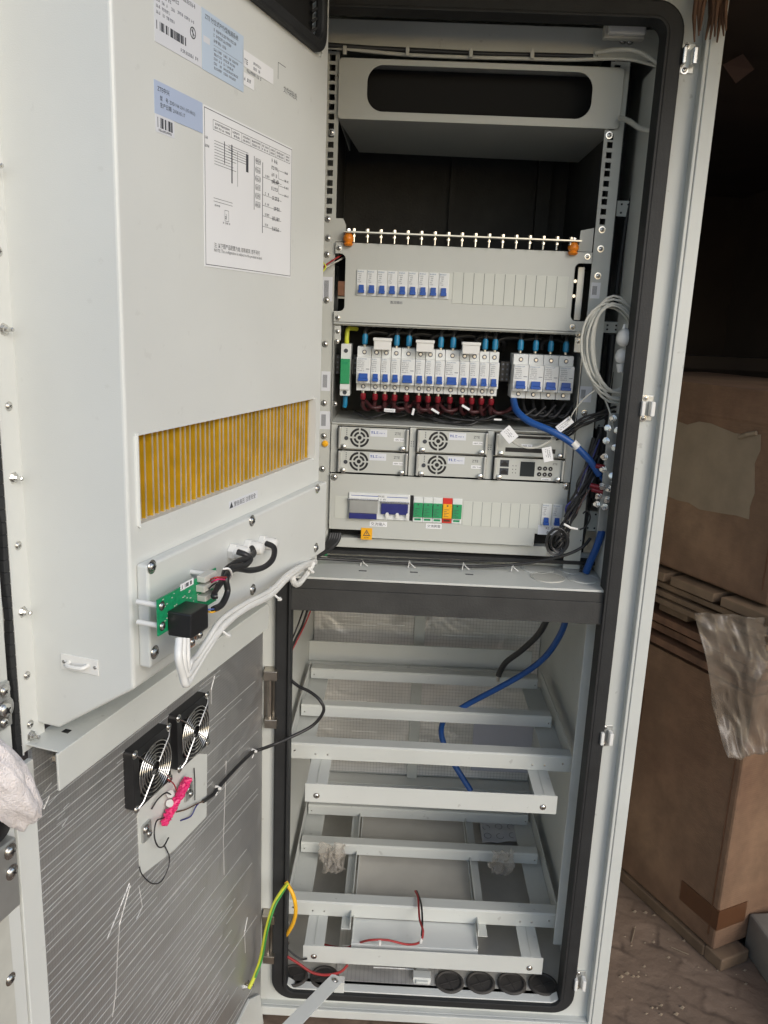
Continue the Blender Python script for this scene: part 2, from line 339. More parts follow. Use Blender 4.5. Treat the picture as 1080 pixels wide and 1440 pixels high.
# text and illegible print
def text(parent, body, F, x, y, size, mat, t=.0006, sx=1, align='LEFT', name='print'):
    c = bpy.data.curves.new('t', 'FONT'); c.body = body; c.size = size; c.resolution_u = 1; c.align_x = align
    o = bpy.data.objects.new('t', c); COL.objects.link(o); bpy.context.view_layer.update()
    me = bpy.data.meshes.new_from_object(o); bpy.data.objects.remove(o)
    Mx = wm(parent).inverted() @ F @ T((x, y, t)) @ Matrix.Diagonal((sx, 1, 1, 1))
    me.transform(Mx); me.materials.clear(); me.materials.append(M[mat])
    ob = bpy.data.objects.new(name, me); COL.objects.link(ob); ob.parent = parent; WM[ob.name] = wm(parent).copy(); return ob
def scrib(mb, x, y, w_, h, t, rnd=random, gap=.25):
    cx = x
    while cx < x+w_:
        cw = h*rnd.uniform(.5, .85)
        if cx+cw > x+w_: break
        if rnd.random() > .12:
            for q in range(3):
                a = rnd.random()
                if a < .5: mb.box(cx, cx+cw, y+h*q/3, y+h*q/3+h*.16, t, t+.0001)
                else: xx = cx+cw*rnd.random()*.8; mb.box(xx, xx+cw*.2, y+h*.0, y+h*.95, t, t+.00012)
        cx += cw*(1+gap)
def barcode(mb, x, y, w_, h, t, n=34):
    r = random.Random(5); step = w_/n
    for i in range(n):
        if r.random() < .72: mb.box(x+i*step, x+i*step+step*r.uniform(.35, .95), y, y+h, t, t+.0002)
# shared screw
def screw_mesh(kind):
    mb = MB()
    if kind == 'pan':
        mb.lathe((0, 0, 0), (0, 0, 1), [(0, .55), (.12, 1.45), (.14, 1.45), (.16, .98), (.45, .95), (.62, .75), (.70, .35)], 14)
        mb.m = 1
        for a in (0.3, .3+pi/2):
            mb.M = Matrix.Rotation(a, 4, 'Z'); mb.box(-.55, .55, -.12, .12, .60, .71)
    elif kind == 'stud':
        mb.lathe((0, 0, 0), (0, 0, 1), [(0, 1.5), (.2, 1.5), (.2, 1.0), (.9, 1.0), (.9, .55), (2.6, .55), (2.75, .4)], 6)
    elif kind == 'rivet':
        mb.lathe((0, 0, 0), (0, 0, 1), [(0, 1), (.25, .85), (.4, .4)], 10)
    me = mb.build('screw', ['zinc', 'black'] if kind == 'pan' else 'zinc', smooth=True)
    d = me.data; bpy.data.objects.remove(me); return d
SM = {k: screw_mesh(k) for k in ('pan', 'stud', 'rivet')}
def screw(parent, F, x, y, t, r=.0042, kind='pan', name='screw'):
    o = bpy.data.objects.new(name, SM[kind]); COL.objects.link(o); o.parent = parent
    o.matrix_local = wm(parent).inverted() @ F @ T((x, y, t)) @ Matrix.Rotation(random.uniform(0, 3), 4, 'Z') @ Matrix.Scale(r, 4)
    WM[o.name] = wm(parent).copy(); return o
ORD = ['leftmost', 'second from the left', 'third from the left', 'fourth from the left', 'fifth from the left', 'sixth from the left', 'seventh from the left',
       'eighth from the left', 'ninth from the left', 'tenth from the left', 'eleventh from the left', 'twelfth from the left', 'thirteenth from the left']

# ================================================================== SETTING
GZ = -1.285
mb = MB(); mb.box(-30, 30, -40, 30, GZ-.3, GZ); g = mb.build('ground', 'ground'); tag(g, kind='structure')
mb = MB(); mb.box(-30, 30, -40, -2.6, GZ, GZ+.004); g = mb.build('yard_pavement', 'yard'); tag(g, kind='structure')

# shed the cabinet stands in: rear wall, side wall, roof
rt = thing('storage_shed', T((1.2, 2.2, GZ)), 'dark brown shed enclosing the cabinet and the cardboard boxes', 'shed')
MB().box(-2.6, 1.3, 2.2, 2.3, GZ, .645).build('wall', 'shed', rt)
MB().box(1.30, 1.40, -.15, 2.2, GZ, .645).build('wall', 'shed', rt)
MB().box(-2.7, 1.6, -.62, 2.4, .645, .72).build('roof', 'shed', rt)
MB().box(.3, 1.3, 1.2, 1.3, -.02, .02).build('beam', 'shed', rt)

# ================================================================== CABINET
cab = thing('equipment_cabinet', T((0, .2, GZ+.02)), 'tall grey outdoor telecom power cabinet with both doors swung open', 'cabinet')
F0 = -.105; FT = .105
XL, XR = -.335, .335; ZT, ZB = .615, -1.262
def ringpts(x0, x1, y0, y1, r): return rrect(x0, x1, y0, y1, r, 8)
# door frame flange: ring between opening and rim
mb = MB(FC); mb.ring(ringpts(-.3335, XR, -1.245, ZT-.02, .001), ringpts(-.288, .288, -1.215, .556, .028), .095, FT)
mb.build('front_flange', 'paint', cab, bev=.001)
# raised rim (right, bottom, top); the left side carries the hinges
mb = MB(FC)
mb.box(.3305, .3365, ZB+.002, ZT+.001, .03, .1235); mb.box(.3365, .357, ZB, ZT+.02, .118, .1255); mb.box(.3545, .3575, ZB+.001, ZT+.019, -.56, .119)
mb.box(-.335, .3365, ZB, -1.243, .118, .1250); mb.box(-.335, .3305, -1.2465, -1.243, .03, .1175)
mb.box(-.335, .3305, ZT-.021, ZT-.016, .03, .1235); mb.box(-.335, .3365, ZT-.0165, ZT+.0195, .118, .1250)
mb.build('rim', 'paint', cab, bev=.0015)
# enclosure walls
MB(FC).box(.3005, .3035, -1.24, .60, -.555, .094).build('side_panel', 'paint', cab)
MB(FC).box(-.3035, -.3005, -1.24, .60, -.555, .094).build('side_panel', 'paint', cab)
MB(FC).box(-.36, -.357, ZB, .62, -.56, .04).build('side_panel', 'paint', cab)
MB(FC).box(-.357, .3545, ZB+.001, .619, -.565, -.5555).build('back_panel', 'paint', cab)
MB(FC).box(-.357, .354, .602, .612, -.555, .094).build('top_panel', 'paint', cab)
MB(FC).box(-.357, .354, ZB+.002, -1.246, -.555, .094).build('plinth', 'paint', cab)
MB(FC).box(-.300, .300, -1.212, -1.2065, -.548, .0945).build('floor_plate', 'pad', cab)
# gasket
mb = MB(FC); mb.ring(ringpts(-.300, .300, -1.229, .572, .042), ringpts(-.2755, .2755, -1.2105, .548, .022), .105, .117)
gk = mb.build('gasket', 'rubber', cab, bev=.0035)
mb = MB(FC); mb.ring(ringpts(-.2755, .2755, -1.2105, .548, .022), ringpts(-.2715, .2715, -1.2065, .544, .02), .085, .124)
mb.build('seal_lip', 'rubber', cab, bev=.0012)
MB(FC).prism([(-.271, -1.196), (-.268, -1.196), (-.256, -1.2040), (.256, -1.2040), (.268, -1.196), (.271, -1.196), (.271, -1.2005), (.259, -1.2070), (-.259, -1.2070), (-.271, -1.2005)], .096, .115).build('sill', 'paintw', cab, bev=.0008)
# partition shelf and dark foam faced beam
sh = MB(FC).box(-.300, .300, -.349, -.345, -.06, .112).build('partition_shelf', 'paint', cab, bev=.0006)
mb = MB(FC); mb.box(-.2755, .2755, -.4065, -.366, .09, .1165); mb.box(-.2755, .2755, -.366, -.3495, .09, .1145); mb.build('door_seal_beam', 'foam', cab, bev=.001)
MB(FC).box(-.300, .300, -.345, -.318, -.03, -.024).build('partition_upstand', 'paint', cab)
MB(FC).box(-.300, .300, -.3335, -.327, -.024, .002).build('cable_slot', 'rubber', cab)
for (x, y) in ((510, 803), (582, 805), (660, 808)): 
    p_ = PZ(x, y, -.345); MB().prism([(p_.x-.007, p_.y-.002), (p_.x+.007, p_.y-.002), (p_.x+.007, p_.y+.002), (p_.x-.007, p_.y+.002)], -.3448, -.3442).build('tie_slot', 'ink', cab)
for (x, y, r) in ((756, 800, .030), (806, 802, .026), (770, 812, .031), (820, 814, .028)):
    p_ = PZ(x, y, -.345); mb = MB(); mb.lathe((p_.x, p_.y, -.345), (0, 0, 1), [(0, r), (.0012, r), (.0012, r*.97), (.0004, r*.93), (.0004, r*.9), (.001, r*.88)], 28)
    mb.build('knockout', 'gcable' if r > .03 else 'paint', cab)
for (x, y) in ((790, 790), (700, 790), (826, 806)):
    pass
# inner front post of the lower compartment (both sides) + right channel of the upper compartment
mb = MB(FC); mb.box(.268, .2995, -1.14, -.409, .030, .034); mb.box(.2955, .2998, -1.14, -.409, -.012, .030); mb.build('corner_post', 'paint', cab, bev=.001)
mb = MB(FC); mb.box(-.2995, -.282, -1.14, -.409, .030, .034); mb.build('corner_post', 'paint', cab, bev=.001)
mb = MB(FC); mb.box(.2795, .2995, -.343, .50, .055, .060); mb.box(.2795, .283, -.343, .50, -.02, .055); mb.build('side_channel', 'paint', cab, bev=.001)
MB(FC).box(.252, .2785, -.343, .54, -.10, -.094).build('side_channel', 'rubber', cab)  # black sheet that paints the darkness of the gap beside the rack
# back foil liner with centre strut, lilac film, bottom back rail
fo = MB(FC).box(-.298, .298, -1.12, -.40, -.553, -.549).build('insulation_liner', 'foilb', cab)
MB(FC).box(-.034, -.006, -1.20, .56, -.549, -.538).build('centre_strut', 'paint', cab, bev=.001)
MB(FC).box(-.30, .30, -1.205, -1.125, -.549, -.50).build('rear_rail', 'paint', cab, bev=.001)
a = PY(667, 1012, .545); b_ = PY(752, 1088, .545); MB(FC).box(a.x, b_.x, b_.z, a.z, -.5485, -.5462).build('protective_film', 'lilac', cab)
# upper front cross rail
MB(FC).box(-.30, .30, .522, .566, .0, .004).build('header_rail', 'paint', cab)
MB(FC).box(-.24, .24, -.34, -.336, -.5, -.03).build('rack_bottom_plate', 'paint', cab)
# bright lines painting the glints on creases of the floor and back foil
mb = MB(FC); rr = random.Random(3)
for i in range(110):
    x0 = rr.uniform(-.28, .2); L_ = rr.uniform(.03, .14); z = rr.uniform(-1.08, -.42)
    if x0 < -.034 < x0+L_ or x0 < -.006 < x0+L_: continue
    if x0+L_ > .10 and z < -.95: continue
    mb.box(x0, x0+L_, z, z+.0009, -.549, -.5478)
mb.build('foil_crease_glint', 'crease_glint', cab)
# foil mat on the floor front
fm = MB(FC).box(-.175, .035, -1.2062, -1.2045, -.25, .088).build('floor_foil', 'foilb', cab)
mb = MB()
for i in range(26):
    x0 = rr.uniform(-.17, -.06); L_ = rr.uniform(.03, .09); y = rr.uniform(-.085, .15)
    mb.box(x0, x0+L_, y, y+.0009, -1.2045, -1.2036)
mb.build('foil_crease_glint', 'crease_glint', cab)
mb = MB(FC); mb.box(-.012, .012, -1.2045, -1.1985, -.25, .088); mb.box(-.018, .018, -1.2048, -1.1945, .062, .082); mb.build('floor_strap', 'paint', cab, bev=.001)
# mounting rails with square holes
for sgn in (-1, 1):
    mb = MB(FC); a, b_ = (-.2445, -.2205) if sgn < 0 else (.2215, .2525)
    hx0, hx1 = (-.2370, -.2275) if sgn < 0 else (.2275, .2370)
    mb.box(a, b_, -.343, .262, -.0035, -.0015)
    mb.box(a, hx0, .262, .52, -.0035, -.0015); mb.box(hx1, b_, .262, .52, -.0035, -.0015)
    zs = []; z = .3941; k = 0
    seq = [15.875, 15.875, 12.7]
    while z > .262: zs.append(z); z -= seq[k % 3]/1000; k += 1
    z = .3941+.0127; 
    while z < .52: zs.append(z); z += .0148
    zs.sort(); prev = .262
    for z in zs: 
        if z-.0048 > prev: mb.box(hx0, hx1, prev, z-.0048, -.0035, -.0015)
        prev = z+.0048
    mb.box(hx0, hx1, prev, .5201, -.0035, -.0015) if prev < .52 else None
    mb.box(a if sgn < 0 else b_-.002, a+.002 if sgn < 0 else b_, -.343, .52, -.05, -.0035)
    mb.build('mounting_rail', 'panel', cab)
for x, y in ((461, 308), (461, 335), (460, 358), (459, 422), (457, 484), (455.5, 567), (455, 613.5), (453, 659.6), (452, 736), (847, 323), (845, 350), (841, 388), (822, 581), (466, 186), (857, 190)):
    X, Z = PF(x, y, 0); screw(cab, FC, X, Z, -.0015, .0040)
for x0, y0, x1, y1 in ((454, 389, 467, 424), (452, 522, 464, 550), (450, 578, 464, 604), (832, 397, 843, 420), (816, 543, 831, 566)):
    a = PF(x0, y0, 0); b_ = PF(x1, y1, 0); bs = MB(FC).box(a[0], b_[0], b_[1], a[1], -.0015, -.0012).build('barcode_sticker', 'label3', cab); mb = MB(FC)
    for q in range(5): mb.box(a[0]+.003+q*.0016, a[0]+.0038+q*.0016, b_[1]+.006, a[1]-.006, -.0012, -.0010)
    mb.build('barcode', 'ink', bs)
p_ = PF(457, 624, 0); MB(FC).lathe((p_[0], p_[1], -.0015), (0, 0, 1), [(0, .006), (.003, .0055), (.005, .003)], 14).build('amber_cap', 'yellow', cab, smooth=True)
p_ = PF(457, 750, 0); MB(FC).box(-.244, -.2205, -.338, -.326, -.0012, .002).build('earth_strip', 'green', cab)
# latch keepers on right flange
for (x, y, k) in ((965, 82, 1), (907, 574, 0), (850, 1034, 0), (813, 1378, 0)):
    X, Z = PF(x, y, .107); F = FC
    kp = MB(FC).box(X-.013, X+.013, Z-.021, Z+.021, .105, .1075).build('latch_keeper', 'galv', cab, bev=.001)
    mb = MB(FC); mb.box(X-.010, X-.004, Z-.012, Z+.012, .1075, .124); mb.box(X+.005, X+.012, Z-.012, Z+.012, .1075, .124); mb.build('catch', 'white' if not k else 'zinc', kp, bev=.0015)
    screw(kp, FC, X-.001, Z-.0165, .1075, .0038); screw(kp, FC, X-.001, Z+.0165, .1075, .0032)
# lower door hinges (on the left flange)
for (y0, y1) in ((942, 1022), (1285, 1352)):
    xm = 381 if y0 < 1000 else 378
    X, Zt = PF(xm, y0, .12); Zb = PF(xm, y1, .12)[1]
    hg = MB(FC).box(X-.012, X+.012, Zt-.018, Zt, .106, .128).build('hinge', 'nickel', cab, bev=.001)
    MB(FC).box(X-.010, X+.012, Zb, Zb+.017, .106, .127).build('knuckle', 'nickel', hg, bev=.001)
    MB(FC).cyl((X-.002, Zb+.016, .117), (0, 1, 0), .0042, Zt-Zb-.033, 12).build('pin', 'nickel', hg, smooth=True)
    MB(FC).box(X-.014, X+.014, Zb, Zt, .1052, .108).build('leaf', 'nickel', hg)
    for f in (.3, .5, .72): screw(hg, FC, X+.0085, Zb+(Zt-Zb)*f, .108, .0025, 'rivet')
# door stay bracket in the bottom
# side brackets with holes behind right channel
for (x0, y0, x1, y1) in ((868, 282, 908, 306), (846, 452, 900, 470), (838, 584, 872, 604), (822, 718, 862, 748)):
    a = PF(x0, y0, -.02); b_ = PF(x1, y1, -.02)
    bk = MB(FC).box(a[0], b_[0], b_[1], a[1], -.022, -.018).build('bracket', 'panel', cab, bev=.0008)
    mb = MB(FC); nx = 4
    for i in range(nx):
        for zz in (a[1]-.006, b_[1]+.006): mb.cyl((a[0]+(b_[0]-a[0])*(i+.7)/(nx+.6), zz, -.018), (0, 0, 1), .0019, .0003, 10)
    mb.build('hole', 'black', bk)
# door switch / work light holder at the top right
a = PF(852, 24, .05); b_ = PF(907, 55, .05)
sw = MB(FC).box(a[0], b_[0], b_[1], a[1], .035, .05).build('door_switch', 'gcable', cab, bev=.002)
MB(FC).box(a[0]+.004, b_[0]-.002, b_[1]+.003, b_[1]+.021, .05, .062).build('switch_rocker', 'white', sw, bev=.003)
MB(FC).box(a[0]+.014, b_[0]-.014, a[1]-.012, a[1]-.006, .05, .052).build('switch_slot', 'black', sw)
for x, y in ((452+2, 43), (466, 106)): X, Z = PF(x+10, y, 0); screw(cab, FC, X, Z, 0, .003, 'rivet')
for x, y in ((875, 58), (885, 59)): X, Z = PF(x, y, 0); screw(cab, FC, X, Z, .004, .004, 'pan')

# ---------------- upper door (part of the cabinet) : frame skin behind the heat exchanger
ud = MB(FD).box(-.66, .012, -.352, .61, -.03, -.006).build('upper_door', 'paintw', cab, bev=.002)
mb = MB(FD); mb.box(-.5885, -.55, -.3725, .61, -.0055, .0); mb.box(-.5885, -.587, -.3725, .61, 0, .004); mb.build('mounting_flange', 'paintw', ud, bev=.001)
mb = MB(FD); 
L1 = [(-.5890, -.3725+i*.013) for i in range(76)]; L2 = [(-.5955-.0012*sin(i*.9)-.0008*sin(i*.37), -.3725+i*.013) for i in range(76)]
for i in range(75): mb.prism([L2[i], L1[i], L1[i+1], L2[i+1]], -.005, .0035)
mb.build('door_gasket', 'rubber', ud, bev=.001)
mb = MB(FD); mb.box(-.66, -.6, -.385, .61, -.005, .001); mb.build('door_margin', 'paint', ud, bev=.001)
X, Z = PDF(12, 985, .012)
lk = MB(FD).box(-.655, -.603, PDF(10, 1022, .005)[1], PDF(10, 958, .005)[1], .001, .006).build('latch_plate', 'galv', ud, bev=.001)
for y, r in ((972, .0065), (998, .0105), (1016, .006)):
    x_, z_ = PDF(6, y, .008); mb = MB(FD); mb.lathe((x_, z_, .006), (0, 0, 1), [(0, r*1.35), (.002, r*1.3), (.002, r*.8)], 18); mb.build('rod_guide', 'galv', lk, smooth=True); screw(lk, FD, x_, z_, .008, r*.7)
x_, z_ = PDF(2, 955, .02)
mb = MB(FD); mb.lathe((x_-.016, z_-.006, .014), (0, 1, 0), [(0, .012), (.016, .012), (.022, .008), (.027, .006)], 16); mb.build('lock_cover', 'trans', ud, smooth=True)
for y, kd in ((237, 1), (355, 0), (463, 1), (570, 0), (670, 1), (765, 0), (858, 1), (948, 0), (1017, 0), (1033, 1)):
    x = 5+(y-237)*.051; X, Z = PDF(x, y, .0)
    screw(ud, FD, max(X, -.582) if 0 else -.572, Z, 0, .0042 if kd else .0034, 'stud' if kd else 'pan', 'bolt')

# ---------------- lower door
ld = MB(FD).box(-.66, .006, -1.30, -.405, -.03, -.006).build('lower_door', 'paintw', cab, bev=.002)
fo = MB(FD).box(-.572, -.002, -1.30, -.374, -.0055, .0).build('insulation_foil', 'foil', ld)
mb = MB(FD); mb.box(-.603, -.5725, -1.30, -.385, -.0055, .002); mb.build('door_edge', 'paintw', ld, bev=.001)
mb = MB(FD); mb.box(-.66, -.605, -1.30, -.39, -.0055, .0); mb.build('door_margin', 'paintw', ld, bev=.001)
# lip: ledge + downturned face
mb = MB(FD); a = PDF(78, 1066, .045); b_ = PDF(80, 1116, .045); xr = -.072
mb.box(-.580, xr, -.3655, -.3635, -.004, .044); zb = b_[1]
mb.prism([(-.585, -.3635), (xr-.006, -.3635), (xr, -.371), (xr, zb+.006), (xr-.006, zb), (-.585, zb)], .042, .045)
lp = mb.build('top_lip', 'paint', ld, bev=.0012)
MB(FD).box(-.545, -.538, -.3634, -.3628, .018, .026).build('lip_hole', 'black', lp)
x_, z_ = PDF(100, 1107, .02); screw(ld, FD, -.535, zb+.004, .0, .006, 'stud', 'bolt')
# creases, their glints painted in brighter than the foil
mb = MB(FD); rr = random.Random(11)
z = -.40
while z > -1.28:
    x0 = -.5715; z2 = z
    L_ = rr.choice([.25, .4, .5, .55])*rr.uniform(.8, 1.1); x1 = min(x0+L_, -.02)
    w_ = rr.choice([.0003, .0003, .0004, .0007])
    k = 6; pv = (x0, z2)
    for i in range(k):
        xa = x0+(x1-x0)*i/k; xb = x0+(x1-x0)*(i+1)/k; zn = z2+rr.uniform(-.0005, .0005)
        mb.prism([(xa, pv[1]), (xb, zn), (xb, zn+w_), (xa, pv[1]+w_)], 0, .0007); pv = (xb, zn)
    z -= rr.uniform(.006, .017)
for i in range(14):
    x0 = rr.uniform(-.56, -.1); z = rr.uniform(-1.2, -.45); L_ = rr.uniform(.03, .12)
    mb.box(x0, x0+L_, z, z+.0006, 0, .0006)
def scratch(pts, w_):
    pv = None
    for (x, y) in pts:
        q = PDF(x, y, 0)
        if pv: mb.prism([(pv[0]-w_, pv[1]), (pv[0]+w_, pv[1]), (q[0]+w_, q[1]), (q[0]-w_, q[1])], 0, .0008)
        pv = q
scratch([(182, 1242), (168, 1278), (150, 1322)], .0002); scratch([(183, 1245), (168, 1300), (165, 1345), (163, 1395), (158, 1430)], .00025)
scratch([(195, 1245), (200, 1275), (192, 1292)], .0003); scratch([(318, 1070), (316, 1130), (314, 1180), (315, 1230)], .0002)
scratch([(302, 950), (297, 970), (297, 990)], .0005); scratch([(348, 1290), (344, 1310), (345, 1340)], .0002)
for i in range(9):
    x = 64+rr.uniform(0, 34); y = 1100+rr.uniform(0, 60); scratch([(x, y), (x-rr.uniform(6, 14), y+rr.uniform(8, 20))], .0003)
mb.build('foil_crease_glint', 'crease_glint', ld)
# grey plate cut-out under the fans
pl = [(193, 1140), (197, 1232), (245, 1195), (290, 1148), (291, 1060), (240, 1060)]
MB(FD).prism([PDF(x, y, .001) for x, y in pl], .0002, .0016).build('bare_panel', 'paint', ld)
# lower door lock hardware at the free edge
a = PDF(0, 1185, .006); b_ = PDF(20, 1270, .006)
hk = MB(FD).box(-.655, -.618, b_[1]-.0, a[1], .0, .014).build('rod_bracket', 'galv', ld, bev=.002)
for y in (1203, 1234): 
    q = PDF(4, y, .012); screw(hk, FD, -.628, q[1], .014, .006)
MB(FD).box(-.650, -.6235, -1.3, b_[1], .0003, .0012).build('rod_channel', 'gcable', ld)
screw(ld, FD, -.628, PDF(18, 1376, .003)[1], .001, .005)
q = PDF(8, 1148, .0); mb = MB(FD); mb.lathe((-.632, q[1], .0), (0, 0, 1), [(0, .019), (.006, .019), (.009, .015), (.010, .002)], 24); mb.build('round_cap', 'black', ld, smooth=True)
# bottom right corner bracket on lower door + stay
a = PDF(350, 1392, .003)
mb = MB(FD); mb.prism([PDF(352, 1405, .006), PDF(366, 1398, .006), PDF(371, 1440, .006), PDF(340, 1470, .006), PDF(335, 1440, .006)], .0005, .006); mb.build('corner_gusset', 'paint', ld, bev=.001)

# ================================================================== HEAT EXCHANGER on the upper door
hx = thing('heat_exchanger', FD @ T((-.31, -.30, 0)), 'large pale grey heat exchanger box bolted inside the upper door', 'heat exchanger')
N1 = .125; U0, U1 = -.56, -.062; zt = .61
gx0, gx1, gz0, gz1 = -.544, -.090, -.112, -.022
wx0, wx1, wz0, wz1 = -.52, -.094, .446, .59
mb = MB(FD)
# front sheet in strips round the openings
def strips(mb, X0, X1, Y0, Y1, holes, t0, t1):
    ys = sorted({Y0, Y1, *[h[2] for h in holes], *[h[3] for h in holes]})
    for i in range(len(ys)-1):
        ya, yb = ys[i], ys[i+1]; cur = X0
        for h in sorted(holes):
            if h[2] <= ya and h[3] >= yb: mb.box(cur, h[0], ya, yb, t0, t1); cur = h[1]
        mb.box(cur, X1, ya, yb, t0, t1)
zc = -.2852
vs = []
mb2 = MB(FD)
# shell: front face with two openings as one mesh without inner seams (grid of quads)
xs = [U0, wx0, gx0, gx1, wx1, U1]; xs = sorted(set(xs)); ysl = sorted({zc, gz0, gz1, wz0, wz1, zt})
idx = {}
V = []; Fc = []
for i, x in enumerate(xs):
    for j, y in enumerate(ysl): idx[i, j] = len(V); V.append((x, y, N1))
def inh(x, y): return (gx0 < x < gx1 and gz0 < y < gz1) or (wx0 < x < wx1 and wz0 < y < wz1)
for i in range(len(xs)-1):
    for j in range(len(ysl)-1):
        if not inh((xs[i]+xs[i+1])/2, (ysl[j]+ysl[j+1])/2): Fc.append((idx[i, j], idx[i+1, j], idx[i+1, j+1], idx[i, j+1]))
b = len(V); V += [(U0, zt, 0), (U0, -.3492, 0), (U0, -.3492, .0267), (U1, zt, 0), (U1, -.3492, 0), (U1, -.3492, .0267)]
bot = [idx[i, 0] for i in range(len(xs))]; lef = [idx[0, j] for j in range(len(ysl))]; rig = [idx[len(xs)-1, j] for j in range(len(ysl))]; top = [idx[i, len(ysl)-1] for i in range(len(xs))]
Fc.append([b, b+1, b+2]+lef); Fc.append([b+3]+rig[::-1]+[b+5, b+4]); Fc.append([b+2, b+5]+bot[::-1]); Fc.append([b+1, b+4, b+5, b+2]); Fc.append([b+3, b]+top)
# opening returns
for (x0, x1, y0, y1) in ((gx0, gx1, gz0, gz1), (wx0, wx1, wz0, wz1)):
    k = len(V); V += [(x0, y0, N1), (x1, y0, N1), (x1, y1, N1), (x0, y1, N1), (x0, y0, N1-.012), (x1, y0, N1-.012), (x1, y1, N1-.012), (x0, y1, N1-.012)]
    for q in range(4): Fc.append((k+q, k+4+q, k+4+(q+1) % 4, k+(q+1) % 4))
mb2.add(V, Fc); hs = mb2.build('housing', 'paintw', hx)
bm = bmesh.new(); bm.from_mesh(hs.data); bmesh.ops.remove_doubles(bm, verts=bm.verts, dist=1e-5); bm.to_mesh(hs.data); bm.free()
bv = hs.modifiers.new('bevel', 'BEVEL'); bv.width = .0035; bv.segments = 3; bv.limit_method = 'ANGLE'; bv.angle_limit = radians(35)
# fin core
mb = MB(FD); mb.box(gx0-.01, gx1+.01, gz0-.02, gz1+.02, .020, .022); mb.build('core_backing', 'dark', hx)  # black sheet that paints the shade deep between the fins
mb = MB(FD); rr = random.Random(4); nf = 42
for i in range(nf):
    x = gx0+.006+(gx1-gx0-.010)*i/(nf-1); j = rr.uniform(-.0016, .0016); j2 = j+rr.uniform(-.0012, .0012)
    mb.m = 0; mb.add([(x+j, gz0-.015, .118), (x+j2, gz1+.015, .118), (x, gz1+.015, .022), (x, gz0-.015, .022), (x+j+.0005, gz0-.015, .118), (x+j2+.0005, gz1+.015, .118), (x+.0005, gz1+.015, .022), (x+.0005, gz0-.015, .022)],
                     [(0, 1, 2, 3), (7, 6, 5, 4), (0, 4, 5, 1)])
    mb.m = 1; mb.add([(x+j-.0001, gz0-.015, .1182), (x+j+.0003, gz0-.015, .1182), (x+j2+.0003, gz1+.015, .1182), (x+j2-.0001, gz1+.015, .1182), (x+j-.0001, gz0-.015, .1165), (x+j+.0003, gz0-.015, .1165), (x+j2+.0003, gz1+.015, .1165), (x+j2-.0001, gz1+.015, .1165)],
                     [(0, 1, 2, 3), (0, 4, 5, 1), (3, 2, 6, 7), (0, 3, 7, 4), (1, 5, 6, 2)])
    if i % 2 == 0: mb.box(x-.0002, x+.008, gz0-.0145, gz0+.0005, .090, .110)
mb.build('cooling_fins', ['gold', 'goldp'], hx)
# fan inlet: rubber ring, and a black block that paints the shade inside
mb = MB(FD); mb.ring(ringpts(wx0-.002, wx1+.004, wz0-.004, wz1+.004, .028), ringpts(wx0+.014, wx1-.010, wz0+.012, wz1-.005, .02), N1-.004, N1+.010)
mb.build('inlet_gasket', 'rubber', hx, bev=.004)
mb = MB(FD); mb.box(wx0+.001, wx1-.001, wz0+.001, wz1-.001, .100, .1135); mb.build('inlet_shade_block', 'dark', hx)
mb = MB(FD)
for i in range(14): mb.tube([(wx1-.016, wz0+.010+.012*i, N1-.006), (wx1-.011, wz0+.016+.012*i, N1-.001)], .0022, 6)
mb.build('inlet_bead', 'rubber', hx)
# door-side handle on the side face
FS = mat4(DN, (0, 0, 1), DU, H)   # x along n, y up, t = u
hd = MB(FS).prism([(.036, -.259), (.083, -.259), (.083, -.277), (.036, -.277)], .5602, .5615).build('lifting_handle', 'white', hx, bev=.0008)
P = spline([FS @ Vector(q) for q in ((.047, -.2675, .561), (.048, -.2680, .567), (.0535, -.2685, .569), (.064, -.2685, .569), (.069, -.268, .567), (.070, -.2675, .561))], 5)
mb = MB(); mb.tube(P, .0022, 8); mb.build('grip', 'white', hd, smooth=True)
for n_ in (.040, .079): screw(hd, FS, n_, -.268, .5615, .0022, 'rivet')
# lower cover plate
cv = MB(FD).box(-.550, -.0635, -.2635, -.1515, N1, N1+.014).build('cover_plate', 'paintw', hx, bev=.0025)
cs = []
for x, y in ((213, 797), (217, 917), (354, 732), (355, 829), (446, 687), (444, 770)):
    X, Z = PDF(x, y, N1+.014); screw(cv, FD, min(X, -.069), Z, N1+.014, .0052)
# warning strip label
FDx = FD
q0 = PDF(322, 702, N1); q1 = PDF(362, 688, N1)
lb = MB(FD).box(q0[0], q1[0], -.137, -.1265, N1+.0001, N1+.0003).build('caution_strip', 'label3', hx)
mb = MB(FD); mb.prism([(q0[0]+.001, -.1355), (q0[0]+.010, -.1355), (q0[0]+.0055, -.128)], N1+.0003, N1+.0005); mb.build('warning_triangle', 'ink', lb)
text(lb, '警告高压 注意安全', FD, q0[0]+.012, -.1350, .0072, 'ink', N1+.0005)
